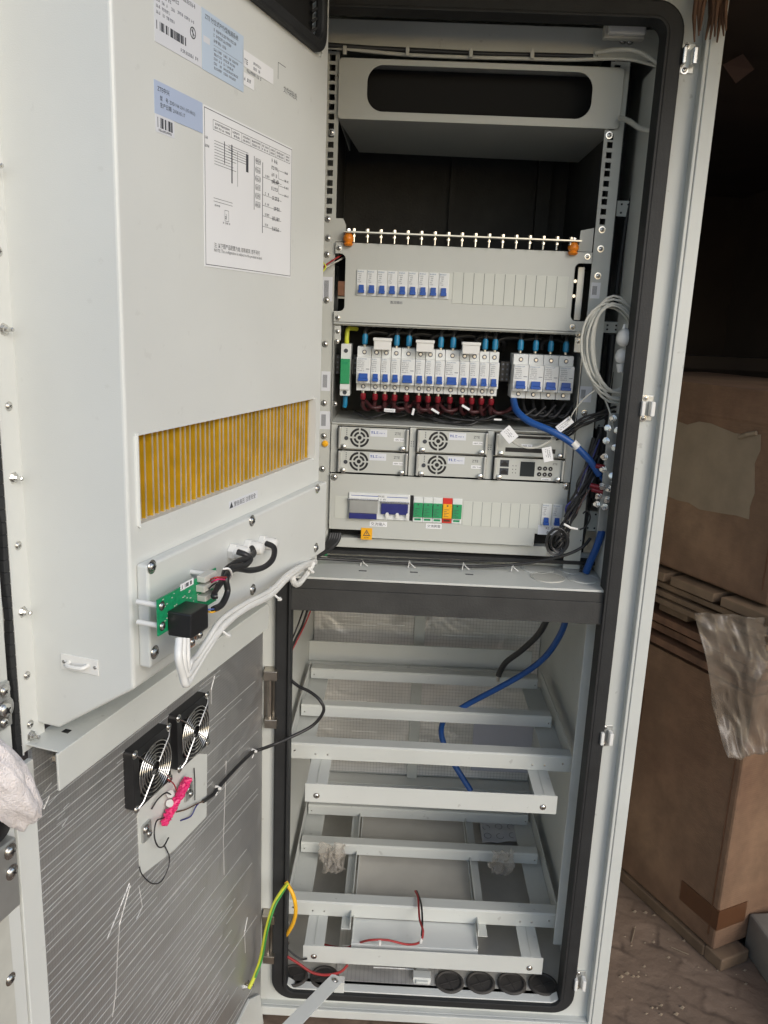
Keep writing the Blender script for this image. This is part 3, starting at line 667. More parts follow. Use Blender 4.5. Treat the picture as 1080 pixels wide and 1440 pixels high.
# stickers on the face
def rectd(x0, y0, x1, y1): a_ = PDF(x0, y0, N1); b2 = PDF(x1, y1, N1); return a_[0], b2[0], b2[1], a_[1]
t0 = N1+.0001; t1 = N1+.0004; t2 = N1+.0006
x0, x1, z0, z1 = -.4973, -.4085, .2811, .3105
l1 = MB(FD).box(x0, x1, z0, z1, t0, t1).build('type_label', 'label', hx)
text(l1, 'ZTE中兴', FD, x0+.005, z1-.0085, .0056, 'ink', t2)
text(l1, '型    号: ZXDU68 S301 (V5.0R02)', FD, x0+.009, z1-.0158, .0046, 'ink', t2)
text(l1, '生产日期: 2018.05.17', FD, x0+.009, z1-.0220, .0050, 'ink', t2)
bc = MB(FD).box(x0+.001, x0+.034, z0-.016, z0, t0, t1-.0001).build('barcode_sticker', 'label3', hx)
mb = MB(FD); barcode(mb, x0+.0045, z0-.0115, .0265, .0092, t1-.0001, 30); scrib(mb, x0+.006, z0-.0145, .024, .0022, t1-.0001); mb.build('barcode', 'ink', bc)
x0, x1, z0, z1 = -.4943, -.4096, .3435, .400
l3 = MB(FD).box(x0, x1, z0, z1, t0, t1).build('rating_label', 'label3', hx)
mb = MB(FD); scrib(mb, x0+.034, z1-.006, .042, .0042, t1); scrib(mb, x0+.022, z1-.0125, .024, .0036, t1)
for i in range(4): scrib(mb, x0+.003, z1-.016-.0052*i, .008, .0028, t1); scrib(mb, x0+.013, z1-.0162-.0052*i, .018+.005*(i % 2), .003, t1); 
scrib(mb, x0+.040, z1-.0205, .034, .003, t1); scrib(mb, x0+.045, z0+.004, .033, .0034, t1)
mb.build('print', 'inkg', l3)
mb = MB(FD); barcode(mb, x0+.003, z0+.0115, .052, .0075, t1, 46); mb.build('barcode', 'ink', l3)
mb = MB(FD); cx, cz = x1-.0165, z0+.0275; mb.ring([(cx+.0055*cos(a_*pi/12), cz+.0055*sin(a_*pi/12)) for a_ in range(24)], [(cx+.0044*cos(a_*pi/12), cz+.0044*sin(a_*pi/12)) for a_ in range(24)], t1, t1+.0002)
mb.box(cx-.0005, cx+.0005, cz-.004, cz+.004, t1, t1+.0002); mb.prism([(cx-.003, cz+.002), (cx-.002, cz+.0026), (cx+.003, cz-.002), (cx+.002, cz-.0026)], t1, t1+.00025); mb.build('certification_mark', 'ink', l3)
x0, x1, z0, z1 = -.4083, -.3171, .343, .4005
l2 = MB(FD).box(x0, x1, z0, z1, t0, t1).build('instruction_label', 'label2', hx)
text(l2, 'ZTE 分立式户外型电源系统', FD, x0+.006, z1-.0085, .0060, 'ink', t2)
mb = MB(FD)
for i in range(3): scrib(mb, x0+.024, z1-.0150-.0052*i, .052-.012*i, .0033, t1)
mb.box(x0+.024, x1-.003, z1-.0285, z1-.0282, t1, t1+.0001)
for i in range(5): scrib(mb, x0+.024, z1-.0335-.0044*i, .018, .0027, t1); scrib(mb, x0+.045, z1-.0335-.0044*i, .034-.006*(i % 3), .0027, t1)
mb.build('print', 'inkg', l2)
MB(FD).box(x0+.003, x0+.016, z1-.031, z1-.025, t1, t1+.0001).build('pale_patch', 'label3', l2)
q0 = rectd(341, 52, 384, 105); 
l4 = MB(FD).box(q0[0], q0[1], .3705, .3875, t0, t1).build('white_sticker', 'paper', hx)
mb = MB(FD); scrib(mb, q0[0]+.004, .374, .013, .006, t1); scrib(mb, q0[0]+.026, .373, .020, .0035, t1); scrib(mb, q0[0]+.026, .3785, .022, .0030, t1); scrib(mb, q0[0]+.010, .3665, .038, .0035, t0); mb.build('print', 'inkg', l4)
l5 = MB(FD).box(q0[0], q0[0]+.028, .3515, .3645, t0, t1).build('white_sticker', 'paper', hx)
mb = MB(FD); scrib(mb, q0[0]+.003, .3565, .020, .004, t1); mb.build('print', 'inkg', l5)
mb = MB(FD); q0 = PDF(391, 87, N1); q1 = PDF(391, 111, N1); q2 = PDF(402, 94, N1); mb.box(q0[0], q0[0]+.0006, q1[1], q0[1], t0, t0+.0001); mb.box(q0[0], q0[0]+.022, q0[1]-.0006, q0[1], t0, t0+.0001); mb.build('corner_mark', 'ink', hx)
q0 = PDF(399, 124, N1); text(hx, '文件袋贴处', FD, q0[0]-.001, q0[1]-.004, .0085, 'ink', t0)
# wiring diagram sheet
x0, x1, z0, z1 = -.4075, -.1818, .1475, .3100
dg = MB(FD).box(x0, x1, z0, z1, t0, t0+.0004).build('wiring_diagram', 'paper', hx); t = t0+.0004
mb = MB(FD); th = .0006
mb.ring([(x0+.002, z0+.002), (x1-.001, z0+.002), (x1-.001, z1-.002), (x0+.002, z1-.002)], [(x0+.0027, z0+.0027), (x1-.0017, z0+.0027), (x1-.0017, z1-.0027), (x0+.0027, z1-.0027)], t, t+.0001)
def ln(xa, ya, xb, yb, w_=.00045):
    if abs(xa-xb) > abs(ya-yb): mb.prism([(xa, ya-w_/2), (xb, yb-w_/2), (xb, yb+w_/2), (xa, ya+w_/2)], t, t+.0001)
    else: mb.prism([(xa-w_/2, ya), (xa+w_/2, ya), (xb+w_/2, yb), (xb-w_/2, yb)], t, t+.0001)
def rc(a_, b2, c_, d_): ln(a_, c_, b2, c_); ln(a_, d_, b2, d_); ln(a_, c_, a_, d_); ln(b2, c_, b2, d_)
W_ = x1-x0; Hh = z1-z0
def gp(u_, v_): return x0+W_*u_, z1-Hh*v_
cols = [.09, .2, .3, .39, .5, .6, .655, .76, .88, .97]; cols = [.09, .27, .38, .48, .6, .7, .78, .9, 1-.03]
for i in range(len(cols)-1):
    a_ = gp(cols[i], .065); b2 = gp(cols[i+1], .125); rc(a_[0], b2[0], b2[1], a_[1]); scrib(mb, a_[0]+.003, b2[1]+.0055, (b2[0]-a_[0])-.005, .0024, t); scrib(mb, a_[0]+.003, b2[1]+.0018, (b2[0]-a_[0])-.005, .0024, t)
for i in range(9): a_ = gp(.10, .19+.018*i); b2 = gp(.26+.03*(i % 3), .19+.018*i); ln(*a_, *b2)
for i in range(6): a_ = gp(.24, .18+.016*i); b2 = gp(.45, .18+.016*i); ln(*a_, *b2)
for u_, v0, v1, w_ in ((.20, .17, .31, .0015), (.275, .17, .42, .0025), (.44, .19, .31, .006), (.335, .2, .43, .0006), (.52, .18, .55, .0012), (.62, .20, .70, .0014)):
    a_ = gp(u_, v0); b2 = gp(u_, v1); ln(*a_, *b2, w_)
for i in range(6):
    a_ = gp(.53, .19+.06*i); b2 = gp(.60, .225+.06*i); rc(a_[0]+.002, b2[0]-.002, b2[1], a_[1]); scrib(mb, a_[0]+.001, b2[1]+.001, .014, .004, t)
for v in (.30, .425, .50, .575, .65):
    a_ = gp(.62, v); b2 = gp(.86, v+.005); ln(*a_, *b2); scrib(mb, gp(.65, v)[0], gp(0, v)[1]+.001, .012, .003, t); scrib(mb, gp(.74, v)[0], gp(0, v)[1]-.002, .022, .005, t)
for v in (.17, .22, .27, .32, .37): scrib(mb, gp(.73, v)[0], gp(0, v)[1], .020, .0045, t)
for (v0, v1) in ((.21, .27), (.32, .38)):
    a_ = gp(.82, v0); b2 = gp(.94, v0); ln(*a_, *b2); c_ = gp(.82, v1); d_ = gp(.94, v1); ln(*c_, *d_); ln(*a_, *c_); scrib(mb, gp(.9, v0)[0], gp(0, v0)[1]-.001, .014, .003, t); scrib(mb, gp(.9, v1)[0], gp(0, v1)[1]-.001, .014, .003, t)
scrib(mb, *gp(.01, .20), .012, .003, t); scrib(mb, *gp(.01, .25), .010, .003, t)
for v in (.55, .57): a_ = gp(.09, v); b2 = gp(.28, v); ln(*a_, *b2)
a_ = gp(.2, .61); b2 = gp(.24, .68); rc(a_[0], b2[0], b2[1], a_[1]); scrib(mb, a_[0]+.001, b2[1]+.002, .008, .006, t); scrib(mb, *gp(.18, .70), .018, .002, t); scrib(mb, *gp(.10, .60), .012, .002, t)
mb.build('drawing', 'ink', dg)
a_ = gp(.09, .865); text(dg, '注: 以下图产品配置为准, 如有差异, 恕不另行', FD, a_[0], a_[1], .0058, 'ink', t+.0002)
a_ = gp(.09, .895); text(dg, 'NOTE: The configuration is subject to the product in kind', FD, a_[0], a_[1], .0050, 'ink', t+.0002)

# ---- circuit board on the cover plate
CT = N1+.014
pbx0 = PDF(222, 850, CT+.03); pb1 = PDF(303, 800, CT+.03)
x0 = PDF(222, 860, CT+.028)[0]; x1 = PDF(304, 815, CT+.028)[0]; z1 = PDF(223, 843, CT+.028)[1]; z0 = PDF(223, 895, CT+.028)[1]
pcb = thing('circuit_board', FD @ T(((x0+x1)/2, z0, CT)), 'green circuit board on standoffs with a black relay, on the cover plate', 'circuit board')
MB(FD).box(x0, x1, z0, z1, CT+.0265, CT+.028).build('board', 'pcb', pcb)
for (fx, fz) in ((.06, .22), (.06, .78), (.95, .82), (.95, .2)):
    X = x0+(x1-x0)*fx; Z = z0+(z1-z0)*fz
    MB(FD).cyl((X, Z, CT), (0, 0, 1), .0028, .0265, 10).build('standoff', 'white', pcb, smooth=True); screw(pcb, FD, X, Z, CT+.028, .0034)
MB(FD).box(x0+(x1-x0)*.14, x0+(x1-x0)*.44, z0-.005, z0+.021, CT+.028, CT+.055).build('relay', 'black', pcb, bev=.0015)
mb = MB(FD); mb.box(x0+(x1-x0)*.17, x0+(x1-x0)*.28, z0-.018, z0-.006, CT+.044, CT+.050); mb.build('relay_terminal', 'cop', pcb, bev=.0008)
mb = MB(FD); mb.box(x0+(x1-x0)*.31, x0+(x1-x0)*.42, z0-.014, z0-.006, CT+.044, CT+.050); mb.build('relay_terminal', 'zinc', pcb, bev=.0008)
screw(pcb, FD, x0+(x1-x0)*.23, z0-.012, CT+.050, .0030); screw(pcb, FD, x0+(x1-x0)*.365, z0-.010, CT+.050, .0030)
st = MB(FD).box(x0+(x1-x0)*.36, x0+(x1-x0)*.58, z0+.034, z0+.041, CT+.028, CT+.0284).build('sticker', 'paper', pcb)
mb = MB(FD); barcode(mb, x0+(x1-x0)*.38, z0+.0355, (x1-x0)*.18, .004, CT+.0284, 18); mb.build('barcode', 'ink', st)
for (fa, fb, za, zb_) in ((.64, .86, .034, .041), (.62, .86, .024, .031), (.64, .84, .013, .019)):
    MB(FD).box(x0+(x1-x0)*fa, x0+(x1-x0)*fb, z0+za, z0+zb_, CT+.028, CT+.038).build('connector', 'gcable', pcb, bev=.0006)
mb = MB(FD); rr = random.Random(8)
for i in range(40): 
    X = x0+(x1-x0)*rr.uniform(.04, .95); Z = z0+(z1-z0)*rr.uniform(.3, .95); mb.box(X, X+rr.uniform(.001, .0025), Z, Z+.0009, CT+.028, CT+.0287)
mb.build('small_component', 'gcable', pcb)
# cable glands + black harness
for i, (x, y) in enumerate(((333, 776), (354, 770), (374, 764))):
    X, Z = PDF(x, y, CT+.008)
    gl = thing('cable_gland', FD @ T((X, Z, CT)), ['left', 'middle', 'right'][i]+' one of three white plastic cable glands on the cover plate', 'cable gland', 'white cable glands on the cover plate')
    mb = MB(FD); mb.lathe((X, Z, CT), (0, 0, 1), [(0, .0105), (.008, .0105)], 6); mb.build('nut', 'white', gl, bev=.001)
    mb = MB(FD); mb.lathe((X, Z, CT+.008), (0, 0, 1), [(0, .0085), (.010, .0085), (.015, .0068), (.016, .005)], 20); mb.build('cap', 'white', gl, smooth=True)
def pd(pts): return [PD(*q) for q in pts]
hb = [((333, 777, .157), (345, 783, .175), (356, 785, .185), (350, 778, .18), (330, 790, .17), (318, 805, .172)),]
cable('black_cable', pd([(354, 770, .160), (357, 778, .168), (350, 784, .172), (333, 790, .172), (318, 801, .172), (313, 815, .176), (306, 826, .18)]), .0034, 'blacks', 'black cable from the middle gland down to the circuit board', 'cable')
cable('black_cable', pd([(374, 764, .160), (385, 770, .172), (384, 785, .178), (372, 797, .178), (352, 802, .176), (330, 800, .175), (318, 812, .18), (320, 832, .182), (312, 850, .184), (300, 857, .184)]), .0036, 'blacks', 'black cable looping low from the right gland', 'cable')
cable('black_cable', pd([(334, 776, .160), (345, 780, .17), (352, 786, .174), (344, 795, .176), (325, 799, .176), (316, 815, .178)]), .0036, 'blacks', 'black cable from the left gland with a tight bend', 'cable')
cable('zip_tie', pd([(313, 800, .185), (322, 800, .190), (326, 808, .188), (323, 815, .182)]), .0012, 'white', 'small clear tie round the black harness beside the circuit board', 'cable tie')
cable('wire_lead', pd([(306, 826, .182), (300, 838, .186), (306, 838, .19)]), .003, 'black', 'short black jacketed stub plugged into the board', 'wire')
for i, (m_, a, b, c) in enumerate((('redw', (318, 812), (304, 812), (292, 817)), ('inkb', (305, 856), (293, 857), (288, 854)), ('yel', (308, 858), (297, 861), (285, 857)), ('pink', (316, 815), (305, 815), (293, 822)), ('black', (312, 818), (300, 822), (290, 832)))):
    cable('thin_wire', pd([(*a, .182), (*b, .186), (*c, .17)]), .0010, m_, ['thin red wire', 'thin blue wire', 'thin yellow wire', 'thin pink wire', 'thin black wire'][i]+' plugged into the circuit board connector', 'wire')
# white power leads
for i, (off, ex) in enumerate(((0, 0), (7, 5), (14, -3))):
    cable('white_cable', pd([(252+off*.8, 898, .19), (251+off*.9, 925, .195), (257+off*.5, 950-off*.6, .195), (262+off*.4, 962-off*2.2, .195), (272+off*.3, 945-off*1.6, .19), (290, 915-off*.9, .185), (315-off*.2, 879-off*.4+ex, .18), (345, 856-off*.45+ex*.4, .175), (380, 837-off*.4+ex*.4, .168), (405, 812-off*.3+ex*.3, .16), (425, 796+ex*.4, .15), (443, 789+ex*.5, .13)]), .0040 if i < 2 else .003, 'white',
          ['outermost white cable of the loop under the relay', 'middle white cable of the loop under the relay', 'innermost thinner white cable under the relay'][i], 'cable', group='white cables running from relay to cabinet')
for i, (x, y) in enumerate(((315, 881), (388, 832), (435, 795))):
    q = PD(x, y, [.182, .168, .142][i]); mb = MB(); mb.tube(spline([q+Vector((-.008, 0, .006)), q+Vector((-.002, -.006, -.001)), q+Vector((.006, -.004, -.009)), q+Vector((.007, 0, -.010))], 4), .0014, 7)
    mb.box(q.x+.003, q.x+.007, q.y-.004, q.y, q.z-.011, q.z-.007); tag(mb.build('zip_tie', 'white'), 'white tie on the white cables, '+['near the relay loop', 'halfway up', 'next to the cabinet frame'][i], 'cable tie', 'white ties on the white cables')
q = PD(425, 808, .13); mb = MB(); mb.tube(spline(pd([(440, 792, .14), (432, 806, .14), (418, 822, .145), (412, 812, .145), (424, 800, .14)]), 6), .0045, 8); tag(mb.build('cable_end', 'white', smooth=True), 'folded white cable end hanging below the white cables', 'cable')

# ================================================================== FANS
def fan(cx, cz, label):
    F = FD @ T((cx, cz, -.010)); R = .0435
    o = thing('cooling_fan', F, label, 'fan', 'axial fans on the lower door')
    mb = MB(F); mb.ring(rrect(-R, R, -R, R, .006, 6), [(.041*cos(a_), .041*sin(a_)) for a_ in [pi/4*0+2*pi*i/28 for i in range(28)]], .001, .0032) if 0 else None
    out = rrect(-R, R, -R, R, .006, 6); inn = []
    for (x, y) in out: a_ = atan2(y, x); inn.append((.0405*cos(a_), .0405*sin(a_)))
    mb.ring(out, inn, .001, .0255); mb.build('fan_frame', 'black', o, bev=.0008)
    mb = MB(F); mb.lathe((0, 0, .003), (0, 0, 1), [(0, .016), (.016, .016), (.018, .013)], 20); mb.build('hub', 'black', o, smooth=True)
    mb = MB(F)
    for i in range(7):
        a_ = 2*pi*i/7; c_, s_ = cos(a_), sin(a_); c2, s2 = cos(a_+.55), sin(a_+.55)
        mb.add([(.015*c_, .015*s_, .005), (.039*c_, .039*s_, .004), (.039*c2, .039*s2, .018), (.015*c2, .015*s2, .019)], [(0, 1, 2, 3)])
    mb.build('blades', 'black', o); MB(F).box(-.04, .04, -.04, .04, .0, .001).build('fan_back', 'dark', o)
    mb = MB(F)
    for r in (.010, .0155, .021, .0265, .032, .0375): 
        P = [(r*cos(2*pi*i/36), r*sin(2*pi*i/36), .030) for i in range(37)]; mb.tube(P, .0009, 6, False)
    for a_ in (pi/4, 3*pi/4): 
        for sg in (1, -1): mb.tube([(.009*cos(a_)*sg, .009*sin(a_)*sg, .0312), (.045*cos(a_)*sg, .045*sin(a_)*sg, .0312), (.056*cos(a_)*sg, .056*sin(a_)*sg, .0275)], .0011, 6)
    mb.build('wire_guard', 'zinc', o, smooth=True)
    for sx_ in (-1, 1):
        for sz_ in (-1, 1): screw(o, F, sx_*.040, sz_*.040, .0255, .0042)
    return o
f1 = PDF(218, 1080, .020); f2 = PDF(274, 1028, .020)
fan(f1[0]+.002, f1[1]-.001, 'black fan with chrome wire guard, the one nearer the door free edge')
fan(f2[0]+.004, f2[1]-.003, 'black fan with chrome wire guard, the one nearer the cabinet')
# hardware below fans
for i, (x, y) in enumerate(((206, 1168), (265, 1112))):
    X, Z = PDF(x, y, .004); F = FD @ T((X, Z, 0)); o = thing('cable_clamp', F, ['lower left', 'upper right'][i]+' silver screw clamp on the bare panel below the fans', 'clamp', 'clamps below the fans')
    MB(F).box(-.010, .010, -.014, .012, .001, .006).build('bracket', 'galv', o, bev=.001)
    screw(o, F, -.004, .005, .006, .005); screw(o, F, .004, -.007, .006, .004)
mb = MB(); P = spline(pd([(264, 1096, .012), (256, 1112, .014), (246, 1130, .014), (238, 1145, .012), (231, 1158, .01)]), 8)
rr = random.Random(2)
for k in range(5): mb.tube([p_+Vector((rr.uniform(-.0022, .0022), rr.uniform(-.002, .002), rr.uniform(-.0018, .0018)))+Vector((.0028*cos(k*1.3), 0, .0028*sin(k*1.3))) for p_ in P], .0034, 8)
tag(mb.build('wire_splice', 'pink', smooth=True), 'bright pink sleeved wire splice below the two fans', 'wire splice')
for i, (x, y) in enumerate(((247, 1119), (246, 1132))):
    X, Z = PDF(x, y, .018); mb = MB(FD); mb.lathe((X, Z, .010), (-.6, .8, .1), [(0, .0055), (.003, .0055)], 12); tag(mb.build('zip_tie', 'white'), ['upper', 'lower'][i]+' white tie round the pink splice', 'cable tie')
W3 = [('black_wire', [(231, 1150, .01), (220, 1155, .012), (217, 1175, .016), (222, 1190, .016), (230, 1190, .014), (237, 1178, .012)], .0011, 'black', 'black wire curling in a small loop left of the pink splice'),
      ('black_wire', [(196, 1219, .002), (200, 1230, .006), (213, 1242, .008), (226, 1240, .008), (236, 1222, .01), (238, 1205, .008), (231, 1188, .004)], .0009, 'black', 'thin black wire drooping below the bare panel'),
      ('black_wire', [(213, 1138, .004), (222, 1124, .008), (233, 1115, .012), (240, 1117, .014)], .0011, 'black', 'short black wire running left from the top of the splice'),
      ('black_wire', [(273, 1080, .004), (274, 1100, .006), (274, 1125, .006)], .0008, 'black', 'straight thin black wire right of the pink splice'),
      ('blue_wire', [(254, 1154, .003), (268, 1148, .006), (275, 1135, .008), (280, 1129, .008)], .0011, 'navy', 'thin blue wire at the end of the fan cable'),
      ('brown_wire', [(248, 1142, .004), (262, 1138, .006), (278, 1130, .008), (286, 1127, .008)], .0010, 'tape', 'thin brown wire at the end of the fan cable'),
      ('red_wire', [(236, 1096, .02), (244, 1102, .018), (249, 1113, .016)], .0009, 'redw', 'thin red fan wire above the pink splice')]
for nme, pts, r, m_, lb_ in W3: cable(nme, pd(pts), r, m_, lb_, 'wire')
fc = pd([(286, 1127, .006), (300, 1117, .006), (306, 1109, .006), (330, 1082, .007), (355, 1058, .006), (366, 1054, .012)])+[PY(x, y, Y_) for x, y, Y_ in ((385, 1047, -.16), (410, 1036, -.14), (440, 1020, -.12), (455, 1000, -.12), (450, 985, -.12), (436, 973, -.11), (420, 965, -.1), (408, 955, -.09), (404, 945, -.06))]
cable('fan_cable', fc, .0030, 'blacks', 'black fan cable curving from the lower door into the cabinet', 'cable', k=6)
for i, (x, y) in enumerate(((305, 1109), (356, 1057))):
    X, Z = PDF(x, y, .004); mb = MB(FD); mb.lathe((X, Z, .004), (.7, .7, 0), [(0, .0048), (.004, .0048)], 12); mb.lathe((X-.002, Z+.003, .009), (0, 0, 1), [(0, .003), (.003, .0025), (.004, .001)], 10); mb.tube([(X-.002, Z-.004, .006), (X-.006, Z-.009, .005)], .0009, 6)
    tag(mb.build('zip_tie', 'white', smooth=True), 'white tie holding the fan cable, '+['near the fans', 'near the hinge side'][i], 'cable tie')

# ================================================================== RACK EQUIPMENT
def rackthing(name, x, z, label, cat, t=0, group=None): return thing(name, T((x, -t, z)), label, cat, group)
# --- fan hood at the top
hd = rackthing('air_hood', .01, .418, 'folded grey sheet metal hood with a long oval opening at the top of the cabinet', 'air duct hood')
A = (-.2215, .2430, .4175, .5095)
out = rrect(A[0], A[1], A[2], A[3], .006, 10); inn = rrect(-.174, .194, .4305, .5005, .026, 10)
mb = MB(FC); mb.ring(out, inn, .003, .0055); mb.build('front_face', 'panel', hd, bev=.0008)
MB().add([(A[0], -.003, A[2]+.001), (A[1], -.003, A[2]+.001), (A[1]+.012, .30, A[2]+.001), (A[0]+.02, .28, A[2]+.001), (A[0], -.003, A[2]+.0025), (A[1], -.003, A[2]+.0025), (A[1]+.012, .30, A[2]+.0025), (A[0]+.02, .28, A[2]+.0025)],
         [(3, 2, 1, 0), (4, 5, 6, 7), (0, 1, 5, 4), (1, 2, 6, 5), (2, 3, 7, 6), (3, 0, 4, 7)]).build('underside', 'panel', hd)
MB(FC).box(A[0]+.001, A[1]-.001, A[3]-.0025, A[3]-.001, -.28, .003).build('top_sheet', 'panel', hd)
for x in (A[0]+.0005, A[1]-.002): MB(FC).box(x, x+.0015, A[2]+.003, A[3]-.003, -.28, .0028).build('side_sheet', 'panel', hd)
MB(FC).box(A[0]+.003, A[1]-.003, A[2]+.004, A[3]-.004, -.045, -.040).build('hood_shade_sheet', 'dark', hd)  # black sheet added so the oval opening looks unlit inside
# dark sheets behind the rails that paint the shade of the enclosed bay
bay = rackthing('bay_shade_lining', 0, .26, 'dark sheets painting the shade of the empty bay under the hood', 'lining')
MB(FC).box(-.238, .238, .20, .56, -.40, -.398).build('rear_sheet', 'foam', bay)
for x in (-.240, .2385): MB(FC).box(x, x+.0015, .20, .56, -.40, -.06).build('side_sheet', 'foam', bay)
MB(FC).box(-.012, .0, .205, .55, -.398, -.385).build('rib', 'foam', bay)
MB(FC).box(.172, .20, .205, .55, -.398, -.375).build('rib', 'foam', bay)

# --- earthing bar
eb = rackthing('terminal_bar', 0, .225, 'horizontal metal terminal bar carrying a long row of bolts above the top breaker panel', 'terminal bar', .01)
zl, zr = PF(490, 325, .015)[1], PF(812, 340, .015)[1]
xl, xr = PF(483, 325, .015)[0], PF(818, 340, .015)[0]
zb = (zl+zr)/2
MB(FC).box(xl, xr, zb-.0015, zb+.0015, .0, .020).build('bar', 'copper', eb, bev=.0005)
for i in range(17):
    x = xl+.018+(xr-xl-.036)*i/16
    mb = MB(FC); mb.lathe((x, zb+.0015, .012), (0, 1, 0), [(0, .0038), (.0012, .0038), (.0014, .0033), (.0045, .0033)], 6); mb.cyl((x, zb-.016, .012), (0, 1, 0), .0016, .016, 8); mb.lathe((x, zb-.0075, .012), (0, 1, 0), [(0, .003), (.003, .003)], 6)
    mb.build('bolt', 'zinc', eb)
for x, y, lr in ((490, 333, 'left'), (807, 344, 'right')):
    X, Z = PF(x, y, .012); o = rackthing('standoff_insulator', X, Z-.009, 'orange resin insulator under the '+lr+' end of the bolted terminal bar', 'insulator', .012, 'orange insulators under the terminal bar')
    MB(FC).lathe((X, zb-.0225, .010), (0, 1, 0), [(0, .006), (.003, .0085), (.006, .0068), (.010, .0092), (.014, .0092), (.018, .0068), (.0205, .006)], 12).build('resin_body', 'orange', o, smooth=True)
    MB(FC).lathe((X, zb+.0015, .010), (0, 1, 0), [(0, .004), (.004, .0035), (.005, .001)], 6).build('bolt', 'zinc', o)
MB(FC).prism([(-.2205, .224), (-.2205, .262), (-.208, .262), (-.203, .252), (-.203, .224)], -.003, -.0015).build('end_bracket', 'panel', eb)
MB(FC).prism([(.220, .224), (.220, .263), (.198, .258), (.196, .224)], -.006, -.0045).build('end_bracket', 'panel', eb)

# --- top breaker panel 3U
def notch(x_edge, x_in, z0, z1, r, side):
    # returns points for a C notch opened at the side edge
    p = []
    if side == 'L':
        for i in range(7): a = pi/2*i/6; p.append((x_in-r+r*sin(a), z1-r+r*cos(a)))
        for i in range(7): a = pi/2*i/6; p.append((x_in-r+r*cos(a), z0+r-r*sin(a)))
        return [(x_edge, z1)]+p+[(x_edge, z0)]
    for i in range(7): a = pi/2*i/6; p.append((x_in+r-r*sin(a), z0+r-r*cos(a)))
    for i in range(7): a = pi/2*i/6; p.append((x_in+r-r*cos(a), z1-r+r*sin(a)))
    return [(x_edge, z0)]+p+[(x_edge, z1)]
tp = rackthing('distribution_panel', 0, .09, 'grey upper distribution panel with nine blue breakers and blank covers', 'distribution panel')
L_, R_ = -.2195, .2195
pts = [(R_, .2225), (L_, .2225)]+notch(L_, -.2015, .108, .204, .009, 'L')+[(L_, .090), (R_, .090)]+notch(R_, .192, .108, .204, .009, 'R')
MB(FC).prism(pts, .003, .005).build('front_plate', 'panel', tp, bev=.0006)
MB(FC).box(-.2155, .2155, .0925, .094, -.30, .0028).build('tray', 'panel', tp)
MB(FC).box(-.217, .217, .0945, .222, -.10, -.05).build('inner_chassis', 'dark', tp)
MB(FC).box(-.216, .216, .220, .2215, -.30, .0028).build('lid', 'panel', tp)
MB(FC).box(-.2165, -.2035, .135, .160, -.045, -.035).build('copper_strip', 'cop', tp); MB(FC).box(-.2165, -.2035, .130, .1335, -.04, -.030).build('rail_edge', 'copper', tp)
for z in (.175, .150): mb = MB(FC); mb.cyl((.197, z, -.02), (0, 0, 1), .003, .012, 8); mb.build('stud', 'zinc', tp); 
MB(FC).box(.205, .216, .11, .20, -.04, -.03).build('inner_bracket', 'galv', tp)
for x, y in ((477, 349), (475, 447), (826, 361), (805, 460)): X, Z = PF(x, y, .005); screw(tp, FC, X, Z, .005, .0034)
MB(FC).box(-.1815, -.0155, .1355, .179, .0051, .0055).build('breaker_slot', 'strip', tp)
mb = MB(FC); mb.box(-.0150, .1825, .129, .181, .0051, .0058); bl = mb.build('blank_cover', 'strip', tp, bev=.0003)
mb = MB(FC)
for i in range(1, 11): x = -.0150+.0178*i; mb.box(x-.0003, x+.0003, .129, .1808, .0058, .0060)
mb.build('groove', 'ink', bl)
text(tp, '直流输出', FC, -.122, .1245, .0055, 'inkg', .0055)
text(tp, '', FC, 0, 0, .005, 'ink') if 0 else None
# --- circuit breaker prototypes (origin: bottom centre of the visible front)
def breaker(wd, full, label, group, x, z, t0, h=.044):
    o = thing('circuit_breaker', T((x, -t0, z)), label, 'circuit breaker', group); F = FC @ T((x, z, t0))
    g = .0004; w2 = wd/2-g
    if full:      # whole body visible, 80 mm tall
        MB(F).prism([(-w2, .0), (w2, .0), (w2, .078), (-w2, .078)], -.065, -.016).build('body', 'body', o, bev=.0006)
        MB(F).box(-w2, w2, .014, .060, -.0158, .0).build('centre_block', 'body', o, bev=.0007)
        mb = MB(F); n = 1 if wd < .02 else 1
        for zz in (.0685, .0075):
            mb = MB(F); mb.m = 0; mb.lathe((0, zz, -.016), (0, 0, 1), [(0, .0042), (.0004, .0042)], 14); mb.m = 1; mb.lathe((0, zz, -.0156), (0, 0, 1), [(0, .0028), (.0008, .0026)], 10); mb.build('terminal', ['inkg', 'zinc'], o)
        tz, ts = .0195, .0
    else:
        MB(F).box(-w2, w2, 0, h, -.03, .0025).build('body', 'body', o, bev=.0005); tz, ts = .0045, .0025
    tw = .0052 if wd < .02 else .0088
    if full: tz = .0185
    MB(F).box(-tw-.0012, tw+.0012, tz-.001, tz+.0155, ts-.001, ts+.0006).build('toggle_guard', 'white', o)
    mb = MB(F); mb.box(-tw, tw, tz, tz+.005, ts, ts+.0075); mb.prism([(-tw+.0006, tz+.005), (tw-.0006, tz+.005), (tw-.0010, tz+.0135), (-tw+.0010, tz+.0135)], ts, ts+.0045); mb.build('toggle', 'blue', o, bev=.0006)
    mb = MB(F); rr_ = random.Random(int(wd*1e4)); z0_ = tz+.0165; topz = (.060 if full else h)
    mb.m = 1; scrib(mb, -w2+.001, topz-.0040, w2*1.4, .0022, ts+.0001, rr_); mb.m = 0
    zz = topz-.0075
    while zz > z0_: scrib(mb, -w2+.0015, zz, w2*(1.0 if full else .8), .0018, ts+.0001, rr_); zz -= .0034
    if wd > .02: mb.box(w2*.35, w2*.85, z0_+.004, z0_+.0052, ts, ts+.0002)
    mb.build('print', ['inkg', 'inkp'], o); return o
